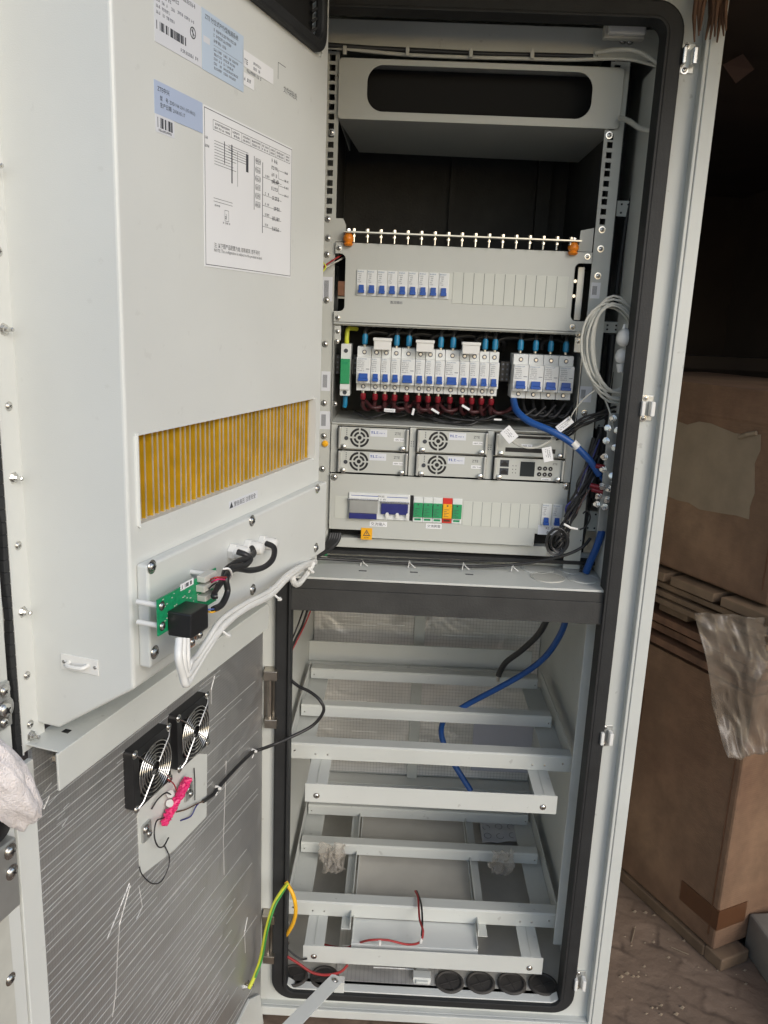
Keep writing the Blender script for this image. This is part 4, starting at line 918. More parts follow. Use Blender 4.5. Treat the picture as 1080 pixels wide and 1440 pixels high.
proto = None
for i in range(9):
    x = -.1725+.01775*i; lb_ = ORD[i]+' of the nine small breakers in the top panel'
    if not proto: proto = breaker(.0178, False, lb_, 'small breakers in the top panel', x, .1358, .005, .043)
    else: dup(proto, T((x, -.005, .1358)), lb_)
# --- open section 4U with 17 breakers
oc = rackthing('breaker_tray', 0, -.09, 'open grey rack tray holding the row of wired breakers', 'rack tray')
mb = MB(FC); mb.box(-.2195, .2195, .0865, .089, -.002, .005); mb.build('top_edge', 'panel', oc)
MB(FC).box(-.2185, .2185, .084, .0862, -.22, -.002).build('tray_top', 'panel', oc)
MB(FC).box(-.2185, .2195, -.0895, -.087, -.22, .003).build('tray_floor', 'panel', oc, bev=.0005)
MB(FC).box(-.216, .216, -.087, .084, -.20, -.195).build('tray_back', 'foam', oc)
for x in (-.2195, .2178): MB(FC).box(x, x+.0015, -.087, .084, -.20, .002).build('tray_side', 'galv', oc)
MB(FC).box(-.2175, -.2065, .058, .083, .0, .0015).build('corner_tab', 'panel', oc); MB(FC).box(.204, .2175, .055, .080, .0, .0015).build('corner_tab', 'galv', oc)
MB(FC).box(-.2175, .2165, -.004, .022, -.075, -.066).build('din_rail', 'galv', oc)
for x, y in ((475, 466), (474, 480), (471, 568), (812, 470), (813, 480)): X, Z = PF(x, y, 0); screw(oc, FC, X, Z, .0015, .003)
pn = pw = None; x = -.1775; order = 'WnnnWnnnWnnnn'; leadx = []
for i, c in enumerate(order):
    wd = .0258 if c == 'W' else .01765; xc = x+wd/2; x += wd; leadx.append((xc, c, i)); 
    lb_ = ORD[i]+' of the thirteen breakers in the long wired row'
    z = -.0295-.0025*0
    if c == 'W':
        if not pw: pw = breaker(wd, True, lb_, 'wired breakers in the open tray', xc, z, .0)
        else: dup(pw, T((xc, 0, z)), lb_)
    else:
        if not pn: pn = breaker(wd, True, lb_, 'wired breakers in the open tray', xc, z, .0)
        else: dup(pn, T((xc, 0, z)), lb_)
pq = None
for i in range(4):
    xc = .1015+.0268*(i+.5); lb_ = ORD[i]+' of the four wide breakers in the separate block at the right'
    if not pq: pq = breaker(.0268, True, lb_, 'four wide breakers in the open tray', xc, -.031, .001)
    else: dup(pq, T((xc, -.001, -.031)), lb_)
# white terminal caps above breakers
for i, (x, y) in enumerate(((538, 484), (598, 487), (663, 490))):
    X, Z = PF(x, y, .01); o = rackthing('clip_on_cover', X, Z-.008, ['left', 'middle', 'right'][i]+' white plastic cap clipped above the long breaker row', 'terminal cap', .01, 'white caps above the breakers')
    MB(FC).box(X-.0155, X+.0150, Z-.010, Z+.0085, -.012, .008).build('cap_body', 'white', o, bev=.0012); MB(FC).box(X-.0168, X+.0163, Z+.0055, Z+.0105, -.012, .010).build('rim', 'white', o, bev=.0008)
# leads: blue sleeves above, red sleeves below
def lead(kind, x, z, label):
    up = 1 if kind != 'red' else -1
    o = thing('breaker_lead', T((x, .018, z)), label, 'wire lead', {'blue': 'blue sleeved leads above the breakers', 'red': 'red sleeved leads below the breakers'}[kind]); F = FC @ T((x, z, -.018))
    MB(F).cyl((0, 0, 0), (0, up, 0), .0030, .007, 10).build('ferrule', 'copper', o, smooth=True)
    mb = MB(F); mb.lathe((0, up*.004, 0), (0, up, .0), [(0, .0034), (.002, .0052), (.015 if kind == 'blue' else .009, .0052), (.019 if kind == 'blue' else .012, .0036)], 12); mb.build('sleeve', 'sleeve' if kind == 'blue' else 'red', o, smooth=True)
    P = [(0, .018*up, 0), (.0, .028*up, -.004), (.006, .036*up, -.018), (.012, .036*up, -.045), (.013, .026*up, -.09)]
    mb = MB(F); mb.tube(spline(P, 5), .0034, 8); mb.build('cable', 'blacks' if kind == 'blue' else 'maroon', o, smooth=True); return o
pb = pr = None; k = kr = 0
for xc, c, i in leadx:
    cap = any(abs(xc-PF(x, y, .01)[0]) < .014 for x, y in ((538, 484), (598, 487), (663, 490)))
    if not cap:
        lb_ = 'blue sleeved lead entering the '+ORD[i]+' breaker of the long row'
        if not pb: pb = lead('blue', xc, .048, lb_)
        else: dup(pb, T((xc, .018, .048)), lb_)
    lb_ = 'red sleeved lead under the '+ORD[i]+' breaker of the long row'
    if not pr: pr = lead('red', xc, -.030, lb_)
    else: dup(pr, T((xc, .018, -.030)), lb_)
for i in range(4):
    xc = .1015+.0268*(i+.5); dup(pb, T((xc-.002, .018, .049)), 'blue sleeved lead entering the '+ORD[i]+' breaker of the right block')
# black cable arcs behind
rr = random.Random(21)
for i in range(9):
    xa = -.165+.04*i; o = cable('black_cable', [(xa, .05, .055), (xa+.004, .055, .070), (xa+.022+rr.uniform(0, .02), .06, .074), (xa+.045+rr.uniform(0, .02), .065, .066), (xa+.055, .09, .05)], .0042, 'blacks',
        'black cable arching behind the '+ORD[i]+' white space above the breakers' if 0 else 'dark cable arching above the breaker row, '+ORD[i]+' of nine', 'cable', group='black cables above the breakers')
mb = MB()
for i in range(26):
    x0 = -.19+rr.uniform(0, .36); y = .03+rr.uniform(0, .06); z = -.068+rr.uniform(-.008, .014)
    mb.tube(spline([(x0, y, z), (x0+.03, y-rr.uniform(0, .02), z-.008), (x0+.07, y-rr.uniform(0, .02), z-rr.uniform(-.008, .010)), (x0+.10, y, z+rr.uniform(-.01, .01))], 4), rr.uniform(.0018, .0032), 6)
mb.build('w', 'blacks').name = 'wire_loom'; lo = bpy.data.objects['wire_loom']; tag(lo, 'tangled loom of black wires lying on the tray floor under the breakers', 'wire loom'); lo.data.shade_smooth()
for i in range(6):
    xa = -.16+.045*i; cable('red_cable', [(xa, .03, -.050), (xa+.015, .02, -.060), (xa+.035, .03, -.056), (xa+.05, .05, -.045)], .0034, 'maroon', 'dark red cable sagging under the breakers, '+ORD[i]+' of six', 'cable', group='red cables under the breakers')
for i in range(5):
    xa = .11+.018*i; cable('black_cable', [(xa, .05, -.03), (xa+.004, .03, -.055), (xa+.02, .02, -.062), (xa+.04, .03, -.05+.004*i)], .0030, 'blacks', 'black cable under the right breaker block, '+ORD[i]+' of the five', 'cable', group='black cables under the right block')
for i, (x, y, w_, h_, a) in enumerate(((548, 577, .020, .006, -.03), (581, 579, .004, .012, -.2), (612, 578, .016, .004, -.5), (655, 573, .016, .004, -.5), (700, 590, .014, .003, 0))):
    X, Z = PF(x, y, -.01); F = FC @ T((X, Z, -.01)) @ Matrix.Rotation(a, 4, 'Z'); mb = MB(F); mb.m = 0; mb.box(-w_/2, w_/2, -h_/2, h_/2, 0, .0008); mb.m = 1; scrib(mb, -w_/2+.001, -h_/4, w_-.002, h_*.4, .0008) if h_ > .005 and w_ > .01 else None
    tag(mb.build('cable_marker', ['paper', 'inkg']), ['white printed cable marker on the black wires below the left breakers', 'short upright white marker strip among black wires', 'slanted white marker strip below the middle white cap', 'slanted white marker strip below the right end of the long row', 'small flat white marker on the tray floor'][i], 'cable marker')
# single green arrester left
X, Z = -.1975, -.040
ga = rackthing('surge_arrester', X, Z, 'single green and white surge arrester left of the breaker row', 'surge arrester')
MB(FC).box(X-.0088, X+.0088, Z, Z+.092, -.065, -.012).build('base', 'body', ga, bev=.0008)
gm = MB(FC).box(X-.0084, X+.0084, Z+.022, Z+.066, -.0118, -.002).build('plug_in_module', 'green', ga, bev=.001)
MB(FC).box(X-.005, X+.005, Z+.057, Z+.061, -.002, -.0015).build('status_window', 'pcb', gm)
MB(FC).box(X-.0084, X+.0084, Z+.012, Z+.0225, -.0118, -.004).build('foot', 'body', ga)
mb = MB(FC); [mb.cyl((X, Z+q, -.012), (0, 0, 1), .0038, .0006, 12) for q in (.006, .080)]; mb.build('terminal', 'ink', ga)
cable('earth_wire', [(X, .03, .050), (X, .028, .066), (X+.002, .035, .078), (X+.015, .06, .078)], [.0042]*25, 'yg', 'yellow green earth wire entering the top of the green arrester', 'wire', k=8)
cable('blue_wire', [(X, .03, -.040), (X, .03, -.055), (X-.001, .032, -.062)], .0042, 'sleeve', 'blue sleeved wire under the green arrester', 'wire')
for i, x in enumerate((-.2135, -.1815, .0865, .0945)): 
    o = MB(FC).box(x-.004, x+.004, -.004, .032, -.060, -.035).build('rail_end_stop', 'black', oc, bev=.0005)
    mb = MB(FC); [mb.cyl((x, -.000+.009*q, -.035), (0, 0, 1), .0018, .0004, 8) for q in range(4)]; mb.build('hole', 'inkg', o)

# --- rectifier shelf 2U
rs = rackthing('rectifier_shelf', 0, -.179, 'grey two row sub-rack holding the plug-in power modules', 'sub-rack')
MB(FC).box(-.219, .219, -.1785, -.0905, -.30, -.0035).build('chassis', 'panel', rs)
for x0_, x1_ in ((-.219, -.2075), (-.0765, -.0655), (.0635, .0745), (.2065, .219)): MB(FC).box(x0_, x1_, -.1785, -.0905, -.0034, .002).build('divider', 'panel', rs, bev=.0005)
mb = MB(FC)
for x_ in (-.071, .069):
    for k in range(3): mb.box(x_-.003, x_-.0015, -.125+.004*k, -.123+.004*k, .002, .0022); mb.box(x_+.001, x_+.0025, -.125+.004*k, -.123+.004*k, .002, .0022)
mb.build('mark', 'inkg', rs)
def module(x0, z0, W_, kind, name, label, cat, group=None):
    h = .0415; o = thing(name, T((x0, -.0, z0)), label, cat, group); F = FC @ T((x0, z0, 0))
    MB(F).box(.0005, W_-.0005, .0008, h, -.2, .004).build('module_body', 'dark', o)
    MB(F).box(.0060, W_-.0060, .0015, h-.0008, .004, .0065).build('face_plate', 'panel', o, bev=.0005)
    for sx_ in (0, 1):
        xx = .0015 if not sx_ else W_-.0060; hh = MB(F).box(xx, xx+.0045, .002, h-.0005, .004, .013).build('handle', 'galv', o, bev=.0012)
        xx = .0115 if not sx_ else W_-.0115
        mb = MB(F); mb.lathe((xx, .0058, .0065), (0, 0, 1), [(0, .0048), (.003, .0045), (.007, .0050), (.0085, .0042), (.0095, .0018)], 12); mb.build('thumb_screw', 'zinc', o, smooth=True)
    if kind == 'rect':
        cx, cz = .0395, .0222
        mb = MB(F)
        for r0, r1 in ((.0135, .0175), (.0070, .0108)):
            for q in range(4):
                a0 = q*pi/2+.10*(.0175/r1); a1 = (q+1)*pi/2-.10*(.0175/r1); n = 8
                P = [(cx+r1*cos(a0+(a1-a0)*j/n), cz+r1*sin(a0+(a1-a0)*j/n)) for j in range(n+1)]+[(cx+r0*cos(a1-(a1-a0)*j/n), cz+r0*sin(a1-(a1-a0)*j/n)) for j in range(n+1)]
                mb.prism(P, .0065, .0067)
        mb.cyl((cx, cz, .0065), (0, 0, 1), .0038, .0002, 14); mb.build('fan_grille', 'black', o)
        mb = MB(F); mb.cyl((.0155, .0205, .0065), (0, 0, 1), .0038, .0008, 14); [mb.cyl((.0162, .0275+.0032*q, .0065), (0, 0, 1), .0009, .0004, 8) for q in range(4)]; mb.build('indicator', 'ink', o)
        s = MB(F).box(.0585, .089, .0255, .0385, .0066, .0069).build('sticker', 'label3', o)
        mb = MB(F); scrib(mb, .060, .0305, .014, .0048, .0069); scrib(mb, .075, .0308, .012, .0022, .0069); mb.build('sticker_print', 'inkb', s)
        s = MB(F).box(.1015, .1195, .0185, .0245, .0066, .0068).build('rating_sticker', 'paper', o)
        text(s, '-48V 50A', F, .1025, .0198, .0044, 'ink', .0069, 1.0)
        text(o, 'ZTE', F, .1025, .0300, .0066, 'ink', .0068)
    return o
prect = None
for j, (x0_) in enumerate((-.2065, -.0645)):
    for i, z0_ in enumerate((-.1345, -.1780)):
        lb_ = ['upper left', 'lower left', 'upper middle', 'lower middle'][j*2+i]+' power module with a round fan grille and white sticker'
        if not prect: prect = module(x0_, z0_, .1295, 'rect', 'rectifier_module', lb_, 'rectifier module', 'rectifier modules in the sub-rack')
        else: dup(prect, T((x0_, 0, z0_)), lb_)
x0_, W_ = .0765, .1295
um = module(x0_, -.1345, W_, 'slot', 'connector_module', 'upper right module with long dark connector slots', 'connector module'); F = FC @ T((x0_, -.1345, 0))
MB(F).box(.020, .086, .0085, .0165, .0065, .0067).build('slot', 'black', um); MB(F).box(.0865, .110, .0085, .0165, .0065, .0067).build('slot', 'black', um); MB(F).box(.032, .1, .0335, .0385, .0065, .0067).build('slot', 'black', um)
s = MB(F).box(.048, .068, .0185, .0235, .0066, .0069).build('sticker', 'paper', um); mb = MB(F); scrib(mb, .050, .0198, .016, .0024, .0069); mb.build('sticker_print', 'ink', s)
mm_ = module(x0_, -.1780, W_, 'mon', 'monitoring_module', 'lower right module with small dark screen, buttons and network ports', 'monitoring module'); F = FC @ T((x0_, -.1780, 0))
for z in (.0095, .0245): p_ = MB(F).box(.0125, .0285, z, z+.0125, .0066, .0070).build('network_port', 'ink', mm_, bev=.0005); MB(F).prism([(.0145, z+.0018), (.0265, z+.0018), (.0265, z+.007), (.0235, z+.007), (.0235, z+.0098), (.0175, z+.0098), (.0175, z+.007), (.0145, z+.007)], .0070, .0072).build('port_hole', 'black', p_)
MB(F).box(.0495, .0755, .0085, .0355, .0066, .0078).build('screen', 'glassk', mm_, bev=.0006)
mb = MB(F); [mb.cyl((.036+.0055*a, .014+.0065*b, .0066), (0, 0, 1), .0009, .0003, 8) for a in range(2) for b in range(3)]; mb.build('indicator', 'ink', mm_)
for a in range(3):
    for b in range(2): mb = MB(F); mb.m = 0; mb.lathe((.0845+.0098*a, .0135+.0108*b, .0066), (0, 0, 1), [(0, .0040), (.0012, .0038)], 16); mb.m = 1; mb.prism([(.0835+.0098*a, .0127+.0108*b), (.0855+.0098*a, .0127+.0108*b), (.0845+.0098*a, .0147+.0108*b)], .0078, .0079); mb.build('button', ['black', 'paper'], mm_)
text(mm_, 'ZTE', F, .107, .0315, .0050, 'ink', .0068); s = MB(F).box(.089, .106, .0028, .0070, .0066, .0068).build('sticker', 'paper', mm_); mb = MB(F); scrib(mb, .0905, .0036, .014, .002, .0068); mb.build('print', 'ink', s)

# --- bottom 3U panel
bp_ = rackthing('distribution_panel', 0, -.30, 'grey lower distribution panel with transfer switch and green surge modules', 'distribution panel')
pts = [(-.2185, -.1800), (.2165, -.1800), (.2155, -.2765), (.1625, -.2765), (.1625, -.3005), (-.1550, -.2995), (-.1550, -.2850), (-.2185, -.2850)]
MB(FC).prism(pts, .003, .005).build('front_plate', 'panel', bp_, bev=.0006)
MB(FC).box(-.217, .215, -.2995, -.1805, -.30, -.02).build('chassis', 'dark', bp_)
for x, y in ((470, 671), (796, 684)): X, Z = PF(x, y, .005); screw(bp_, FC, X, Z, .005, .0044)
def pr_(x0, y0, x1, y1, t=.005): a = PF(x0, y0, t); b = PF(x1, y1, t); return a[0], b[0], b[1], a[1]
b0 = MB(FC).box(-.2085, -.1855, -.264, -.222, .0051, .0056).build('blank_cover', 'strip', bp_, bev=.0003)
xa, _ = PF(651, 720, .005); xb, _ = PF(757, 726, .005)
zt_ = PF(700, 707, .005)[1]; zb_ = PF(700, 741, .005)[1]
bl = MB(FC).box(xa, xb, zb_, zt_, .0051, .0057).build('blank_cover', 'strip', bp_, bev=.0003)
mb = MB(FC)
for i in range(1, 8): x = xa+(xb-xa)*i/8; mb.box(x-.0003, x+.0003, zb_, zt_, .0057, .0059)
mb.build('groove', 'inkg', bl)
# transfer switch
x0, x1, z0, z1 = pr_(491, 697, 575, 735)
z0 = -.262; z1 = -.2135
ts = rackthing('transfer_switch', (x0+x1)/2, z0, 'white and navy manual transfer switch with a sliding grey interlock plate', 'transfer switch', .005)
MB(FC).box(x0, x1, z0, z1, -.02, .009).build('switch_body', 'body', ts, bev=.0008)
xm = x0+(x1-x0)*.48
mb = MB(FC); mb.box(x0+.004, x0+(x1-x0)*.22, z1-.0055, z1-.0045, .009, .0092); mb.box(x0+(x1-x0)*.2, xm, z1-.0058, z1-.0045, .009, .0092); mb.box(xm+.016, x1-.004, z1-.0062, z1-.005, .009, .0092); mb.build('stripe', 'inkb', ts)
mb = MB(FC); scrib(mb, xm-.001, z1-.0066, .016, .0034, .009); scrib(mb, xm-.001, z1-.0115, .016, .003, .009); mb.build('print', 'ink', ts)
ip = MB(FC).box(x0+.0015, xm, z0+.0115, z1-.010, .012, .0145).build('interlock_plate', 'galv', ts, bev=.0008); MB(FC).box(x0-.001, xm+.001, z1-.0125, z1-.0095, .009, .017).build('interlock_edge', 'zinc', ts, bev=.0006)
MB(FC).box(x0+.0015, xm-.0015, z0+.001, z0+.0112, .009, .016).build('toggle_bar', 'navy', ts, bev=.001)
MB(FC).box(xm+.004, x1-.001, z1-.0165, z1-.0125, .009, .014).build('guard', 'zinc', ts, bev=.0005)
MB(FC).box(xm+.006, x1-.003, z0+.0115, z1-.017, .009, .0145).build('toggle_bar', 'navy', ts, bev=.001)
mb = MB(FC)
for f in (.30, .62, .95): X = xm+(x1-xm)*f; mb.cyl((X, z0+.0125, .0145), (0, 0, 1), .0030, .002, 12); mb.box(X-.0028, X+.0028, z0+.006, z0+.0125, .0145, .0160)
mb.build('toggle_peg', 'white', ts)
MB(FC).box(x1+.0005, x1+.0065, z0-.0005, z1-.001, .0051, .0056).build('gap', 'black', bp_)
# five surge modules
gx = PF(581, 715, .008)[0]; gw = .0179; gz0_, gz1_ = -.2635, -.2165
pg = None
for i in range(5):
    x = gx+gw*i; special = i == 3
    lb_ = ['leftmost green surge module of the lower panel', 'second green surge module from the left, lower panel', 'green surge module touching the left side of the red and yellow one', 'red and yellow surge module among the green ones', 'green surge module right of the red and yellow one'][i]
    o = rackthing('surge_module', x, gz0_, lb_, 'surge protector', .005, 'surge modules in the lower panel'); t_ = .006
    MB(FC).box(x+.0003, x+gw-.0003, gz0_, gz1_, -.02, t_+.002).build('module_base', 'redp' if special else 'body', o, bev=.0006)
    c = MB(FC).box(x+.0006, x+gw-.0006, gz0_+.0095, gz1_-.0105, t_+.002, t_+.006).build('cartridge', 'yellow' if special else 'green', o, bev=.0008)
    mb = MB(FC); [mb.box(x+.003, x+gw-.006*(1+(k % 2)*.7), gz0_+.013+.0032*k, gz0_+.0138+.0032*k, t_+.006, t_+.0062) for k in range(5)]; mb.cyl((x+gw*.5, gz1_-.0135, t_+.006), (0, 0, 1), .0016, .0002, 10); mb.build('print', 'ink', c)
    MB(FC).box(x+.003, x+gw-.003, gz0_+.003, gz0_+.0065, t_+.002, t_+.0024).build('status_window', 'tape' if special else 'pcb', o)
# print labels
def stick(x0, y0, x1, y1, body, size, par=bp_, t=.005, mat='paper', col='ink', name='sticker'):
    a = PF(x0, y0, t); b = PF(x1, y1, t); s = MB(FC).box(a[0], b[0], b[1], a[1], t+.0001, t+.0004).build(name, mat, par)
    text(s, body, FC, (a[0]+b[0])/2, (a[1]+b[1])/2-size*.36, size, col, t+.0006, 1, 'CENTER'); return s
stick(520, 733, 544, 741, '交流输入', .0070); stick(599, 736, 621, 744, '交流防雷', .0062); 
a = PF(757, 738, .005); b_ = PF(790, 753, .005)
s = MB(FC).box(a[0], b_[0], b_[1], a[1], .0051, .0054).build('sticker', 'label3', bp_); text(s, 'K2  K1', FC, (a[0]+b_[0])/2, a[1]-.0075, .0060, 'ink', .0056, 1, 'CENTER'); text(s, '备用', FC, (a[0]+b_[0])/2, a[1]-.0165, .0068, 'ink', .0056, 1, 'CENTER')
a = PF(508, 742, .005); b_ = PF(523, 759, .005)
ws = thing('warning_tag', T(((a[0]+b_[0])/2, -.007, b_[1])), 'small yellow electric shock warning tag under the lower panel', 'warning sticker')
MB(FC).box(a[0], b_[0], b_[1], a[1], .0056, .0062).build('tag_plate', 'yellow', ws)
cx = (a[0]+b_[0])/2; z = a[1]-.012
mb = MB(FC); mb.ring([(cx-.0068, z-.003), (cx+.0068, z-.003), (cx, z+.0088)], [(cx-.0046, z-.0015), (cx+.0046, z-.0015), (cx, z+.0062)], .0062, .0064)
mb.prism([(cx+.001, z+.0052), (cx-.0016, z+.0017), (cx, z+.0017), (cx-.001, z-.001), (cx+.0017, z+.0025), (cx, z+.0025)], .0062, .0064); mb.build('shock_symbol', 'ink', ws)
mb = MB(FC); scrib(mb, cx-.0052, b_[1]+.0025, .011, .003, .0062); mb.build('print', 'tape', ws)
for i in range(2):
    x = PF(767+15.2*i, 735, .005)[0]; lb_ = ['left', 'right'][i]+' one of the two breakers at the right of the lower panel'
    dup(proto, T((x, -.005, -.2620)), lb_, 'pair of breakers in the lower panel')
# lower rack frame bits
MB(FC).box(-.2155, .19, -.322, -.3035, -.03, -.006).build('base_strip', 'panel', bp_)

# ================================================================== CABLES at the right side
cable('blue_power_cable', pyc([(722, 562, .02), (727, 578, -.01), (745, 593, -.03), (775, 606, -.045), (805, 624, -.05), (828, 646, -.05), (843, 668, -.05)]), .0062, 'bluec', 'thick blue power cable dropping from the right breaker block across the modules', 'power cable')
q = PY(805, 622, -.05); q2 = PY(812, 629, -.05); mb = MB(); mb.tube([q, q2], .0072, 12); tag(mb.build('cable_band', 'white', smooth=True), 'white band round the thick blue cable', 'cable tie')
cable('blue_power_cable', pyc([(845, 668, -.045), (851, 680, -.04), (853, 692, -.03)]), .005, 'bluec', 'short blue cable end behind the vertical bolted bar', 'power cable')
cable('blue_power_cable', pyc([(848, 738, -.05), (845, 752, -.05), (838, 772, -.045), (830, 790, -.035), (824, 805, -.03)]), [.0068]*33, 'bluec', 'flat blue cable falling through the shelf at the lower right', 'power cable')
cable('black_power_cable', pyc([(858, 742, -.03), (850, 756, -.03), (838, 775, -.02), (825, 795, -.015), (816, 806, -.01)]), .0045, 'blacks', 'black cable beside the flat blue cable at the lower right', 'power cable')
# vertical bolted bar
vb = thing('busbar', T((.262, -.06, -.27)), 'vertical tinned bar covered with bolts between rack and right door seal', 'busbar')
A1 = PF(868, 582, .062); A2 = PF(848, 748, .062)
MB(FC).prism([(A1[0]-.012, A1[1]), (A1[0]+.012, A1[1]), (A2[0]+.008, A2[1]), (A2[0]-.009, A2[1])], .052, .057).build('bar', 'galv', vb, bev=.0008)
for x, y in ((866, 590), (858, 604), (872, 607), (856, 622), (868, 632), (854, 645), (852, 662), (864, 672), (850, 686), (861, 690), (846, 700), (858, 705), (843, 712), (854, 716)):
    X, Z = PF(x, y, .075); d_ = (rr.uniform(-.9, -.3), rr.uniform(-.2, .2), 1)
    mb = MB(FC); mb.lathe((X, Z, .058), d_, [(0, .0062), (.0014, .0062), (.0016, .0050), (.006, .0050), (.0062, .0036), (.012, .0034)], 6 if x % 2 else 8); mb.build('bolt', 'zinc', vb)
for x, y, tb in ((880, 582, 'top'), (863, 735, 'bottom')):
    X, Z = PF(x, y, .05); mb = MB(FC); mb.lathe((X, Z-.008, .045), (0, 1, 0), [(0, .010), (.004, .013), (.012, .013), (.018, .010)], 12); tag(mb.build('standoff_insulator', 'orange', smooth=True), 'orange insulator at the '+tb+' of the vertical bolted bar', 'insulator')
for i, (a, b_) in enumerate((((838, 655), (850, 657)), ((830, 682), (846, 686)), ((832, 688), (848, 692)))):
    cable('ring_terminal', [PY(*a, -.055), PY(*b_, -.06)], .0042, 'red', ['upper', 'middle', 'lower'][i]+' of three red sleeved ring terminals on the bolted bar', 'ring terminal')
mb = MB(); q = PY(862, 683, -.085); tag(cable('cable_marker', [PY(862, 676, -.085), PY(864, 684, -.085), PY(866, 690, -.085)], [.004]*17, 'white'), 'small white marker beside the bolted bar', 'cable marker')
# black harness at the right
rr = random.Random(31)
def harness(name, pts, n, r, sp, mat, label):
    o = cable(name, pyc(pts), r, mat, label, 'wire harness', bundle=n, spread=sp); return o
harness('black_harness', [(812, 700, -.04), (802, 725, -.045), (795, 742, -.05), (790, 758, -.055), (785, 770, -.055)], 8, .0018, .008, 'blacks', 'tied bundle of thin black wires beside the lower panel')
harness('black_harness', [(838, 640, -.03), (830, 665, -.035), (820, 685, -.04), (812, 702, -.042), (803, 722, -.045)], 7, .0022, .007, 'blacks', 'black wires slanting down from the bolted bar towards the tied bundle')
harness('black_harness', [(872, 575, -.03), (845, 583, -.035), (818, 595, -.035), (800, 606, -.03), (780, 616, .0)], 5, .0020, .006, 'blacks', 'fan of black wires leaving the tray over the upper right module')
for i in range(6):
    r = .013+.0022*i; c0 = PY(786+rr.uniform(-4, 4), 762, -.06-.002*i); P = [c0+Vector((r*cos(a)*.8, 0, r*sin(a)*1.05)) for a in [2*pi*k/20 for k in range(21)]]
    mb = MB(); mb.tube(P, .0014, 6); tag(mb.build('wire_coil', 'blacks', smooth=True), 'coiled loop of thin black wire hanging below the tied bundle', 'wire coil', 'coiled black wire loops')
mb = MB(); mb.tube(pyc([(793, 737, -.066), (802, 742, -.068), (812, 744, -.066)]), .0022, 8); tag(mb.build('zip_tie', 'white', smooth=True), 'white tie round the bundle of thin black wires', 'cable tie')
cable('black_wire', pyc([(828, 648, -.05), (820, 662, -.055), (811, 680, -.055), (812, 692, -.05), (820, 700, -.04)]), .0012, 'blacks', 'thin black wire bowing left of the slanting harness', 'wire')
cable('black_wire', pyc([(820, 722, -.05), (826, 718, -.055), (830, 728, -.055), (824, 740, -.05), (815, 745, -.05)]), .0014, 'blacks', 'small black wire loop right of the white tie', 'wire')
cable('pink_wire', pyc([(838, 680, -.05), (824, 695, -.055), (815, 712, -.055), (810, 722, -.05)]), .0011, 'pinkp', 'thin brown pink wire from the red terminals', 'wire')
# dark trunking on the right behind brackets
for i, (pts, r) in enumerate((([(905, 190, .02), (900, 240, .02), (885, 290, .02), (876, 340, .02), (868, 400, .02), (866, 430, .02)], .0035), ([(880, 500, .01), (868, 520, .01), (862, 560, .01), (850, 620, .01), (840, 660, .01), (832, 700, .01)], .006))):
    cable('dark_sleeve', pyc(pts), r, 'rubber', ['thin dark cable behind the upper right bracket', 'dark corrugated sleeve behind the coiled white cables'][i], 'cable')
for i, (pts, r) in enumerate((([(846, 600, .02), (838, 650, .02), (826, 700, .02), (815, 760, .01)], .009), ([(862, 470, .03), (858, 520, .03), (852, 590, .03), (846, 650, .03)], .008), ([(876, 470, .02), (872, 540, .02), (860, 600, .02), (852, 660, .02)], .007), ([(836, 616, -.02), (824, 660, -.02), (806, 706, -.03), (796, 728, -.03)], .005))):
    cable('black_power_cable', pyc(pts), r, ['blacks', 'blacks', 'rubber', 'blacks'][i], ['thick black cable behind the slanting harness, furthest left', 'thick black cable behind the coil of pale cables', 'matt black cable nearest the right seal', 'black cable running beside the lower right module'][i], 'power cable')
rr = random.Random(77)
for i in range(7):
    x0_ = 836+rr.uniform(-6, 10); o = cable('black_wire', pyc([(x0_, 610+8*i, -.03), (x0_-12, 640+8*i, -.04), (x0_-22+rr.uniform(-6, 6), 668+7*i, -.045), (x0_-34, 700+3*i, -.045), (800+rr.uniform(-4, 6), 730, -.04)]), .0015, ['blacks', 'navy', 'inkg'][i % 3 if i < 6 else 0], 'thin dark wire of the loose tangle left of the bolted bar', 'wire', group='loose dark wires left of the bolted bar')
# coiled sensor cable
rr = random.Random(5)
for i in range(10):
    cx = 862+rr.uniform(-5, 5); cy = 492+rr.uniform(-3, 3); ax = 36+rr.uniform(-9, 7); ay = 68+rr.uniform(-9, 6); tl = rr.uniform(-.10, -.02)
    P = []
    for k in range(25):
        a = 2*pi*k/24; dx, dy = ax*cos(a), ay*sin(a); P.append(PY(cx+dx*cos(tl)-dy*sin(tl), cy+dx*sin(tl)+dy*cos(tl), -.060-.004*(i % 3)+.003*sin(a*2+i)))
    mb = MB(); mb.tube(P, .0021, 7); tag(mb.build('sensor_cable', 'gcable', smooth=True), 'loop of the coiled pale grey sensor cable hanging on the right rail', 'cable', 'coiled pale grey sensor cable')
cable('sensor_cable', pyc([(850, 560, -.06), (856, 575, -.06), (860, 590, -.065), (862, 604, -.06)]), .0015, 'gcable', 'pale cable tail from the coil down to the bolted bar', 'cable')
cable('sensor_cable', pyc([(842, 545, -.06), (822, 560, -.06), (808, 577, -.055), (800, 592, -.05)]), .0012, 'gcable', 'pale cable tail from the coil to the slanted white tag', 'cable')
cable('sensor_cable', pyc([(718, 612, -.02), (722, 622, -.03), (738, 629, -.035), (755, 629, -.035), (770, 622, -.035), (783, 613, -.035)]), .0018, 'gcable', 'pale cable drooping between two white tags over the upper right module', 'cable')
for nme, pts, r, lb_ in (('a', [(878, 459, -.07), (881, 472, -.075), (880, 484, -.075)], [.006, .0095, .0115], ''),): pass
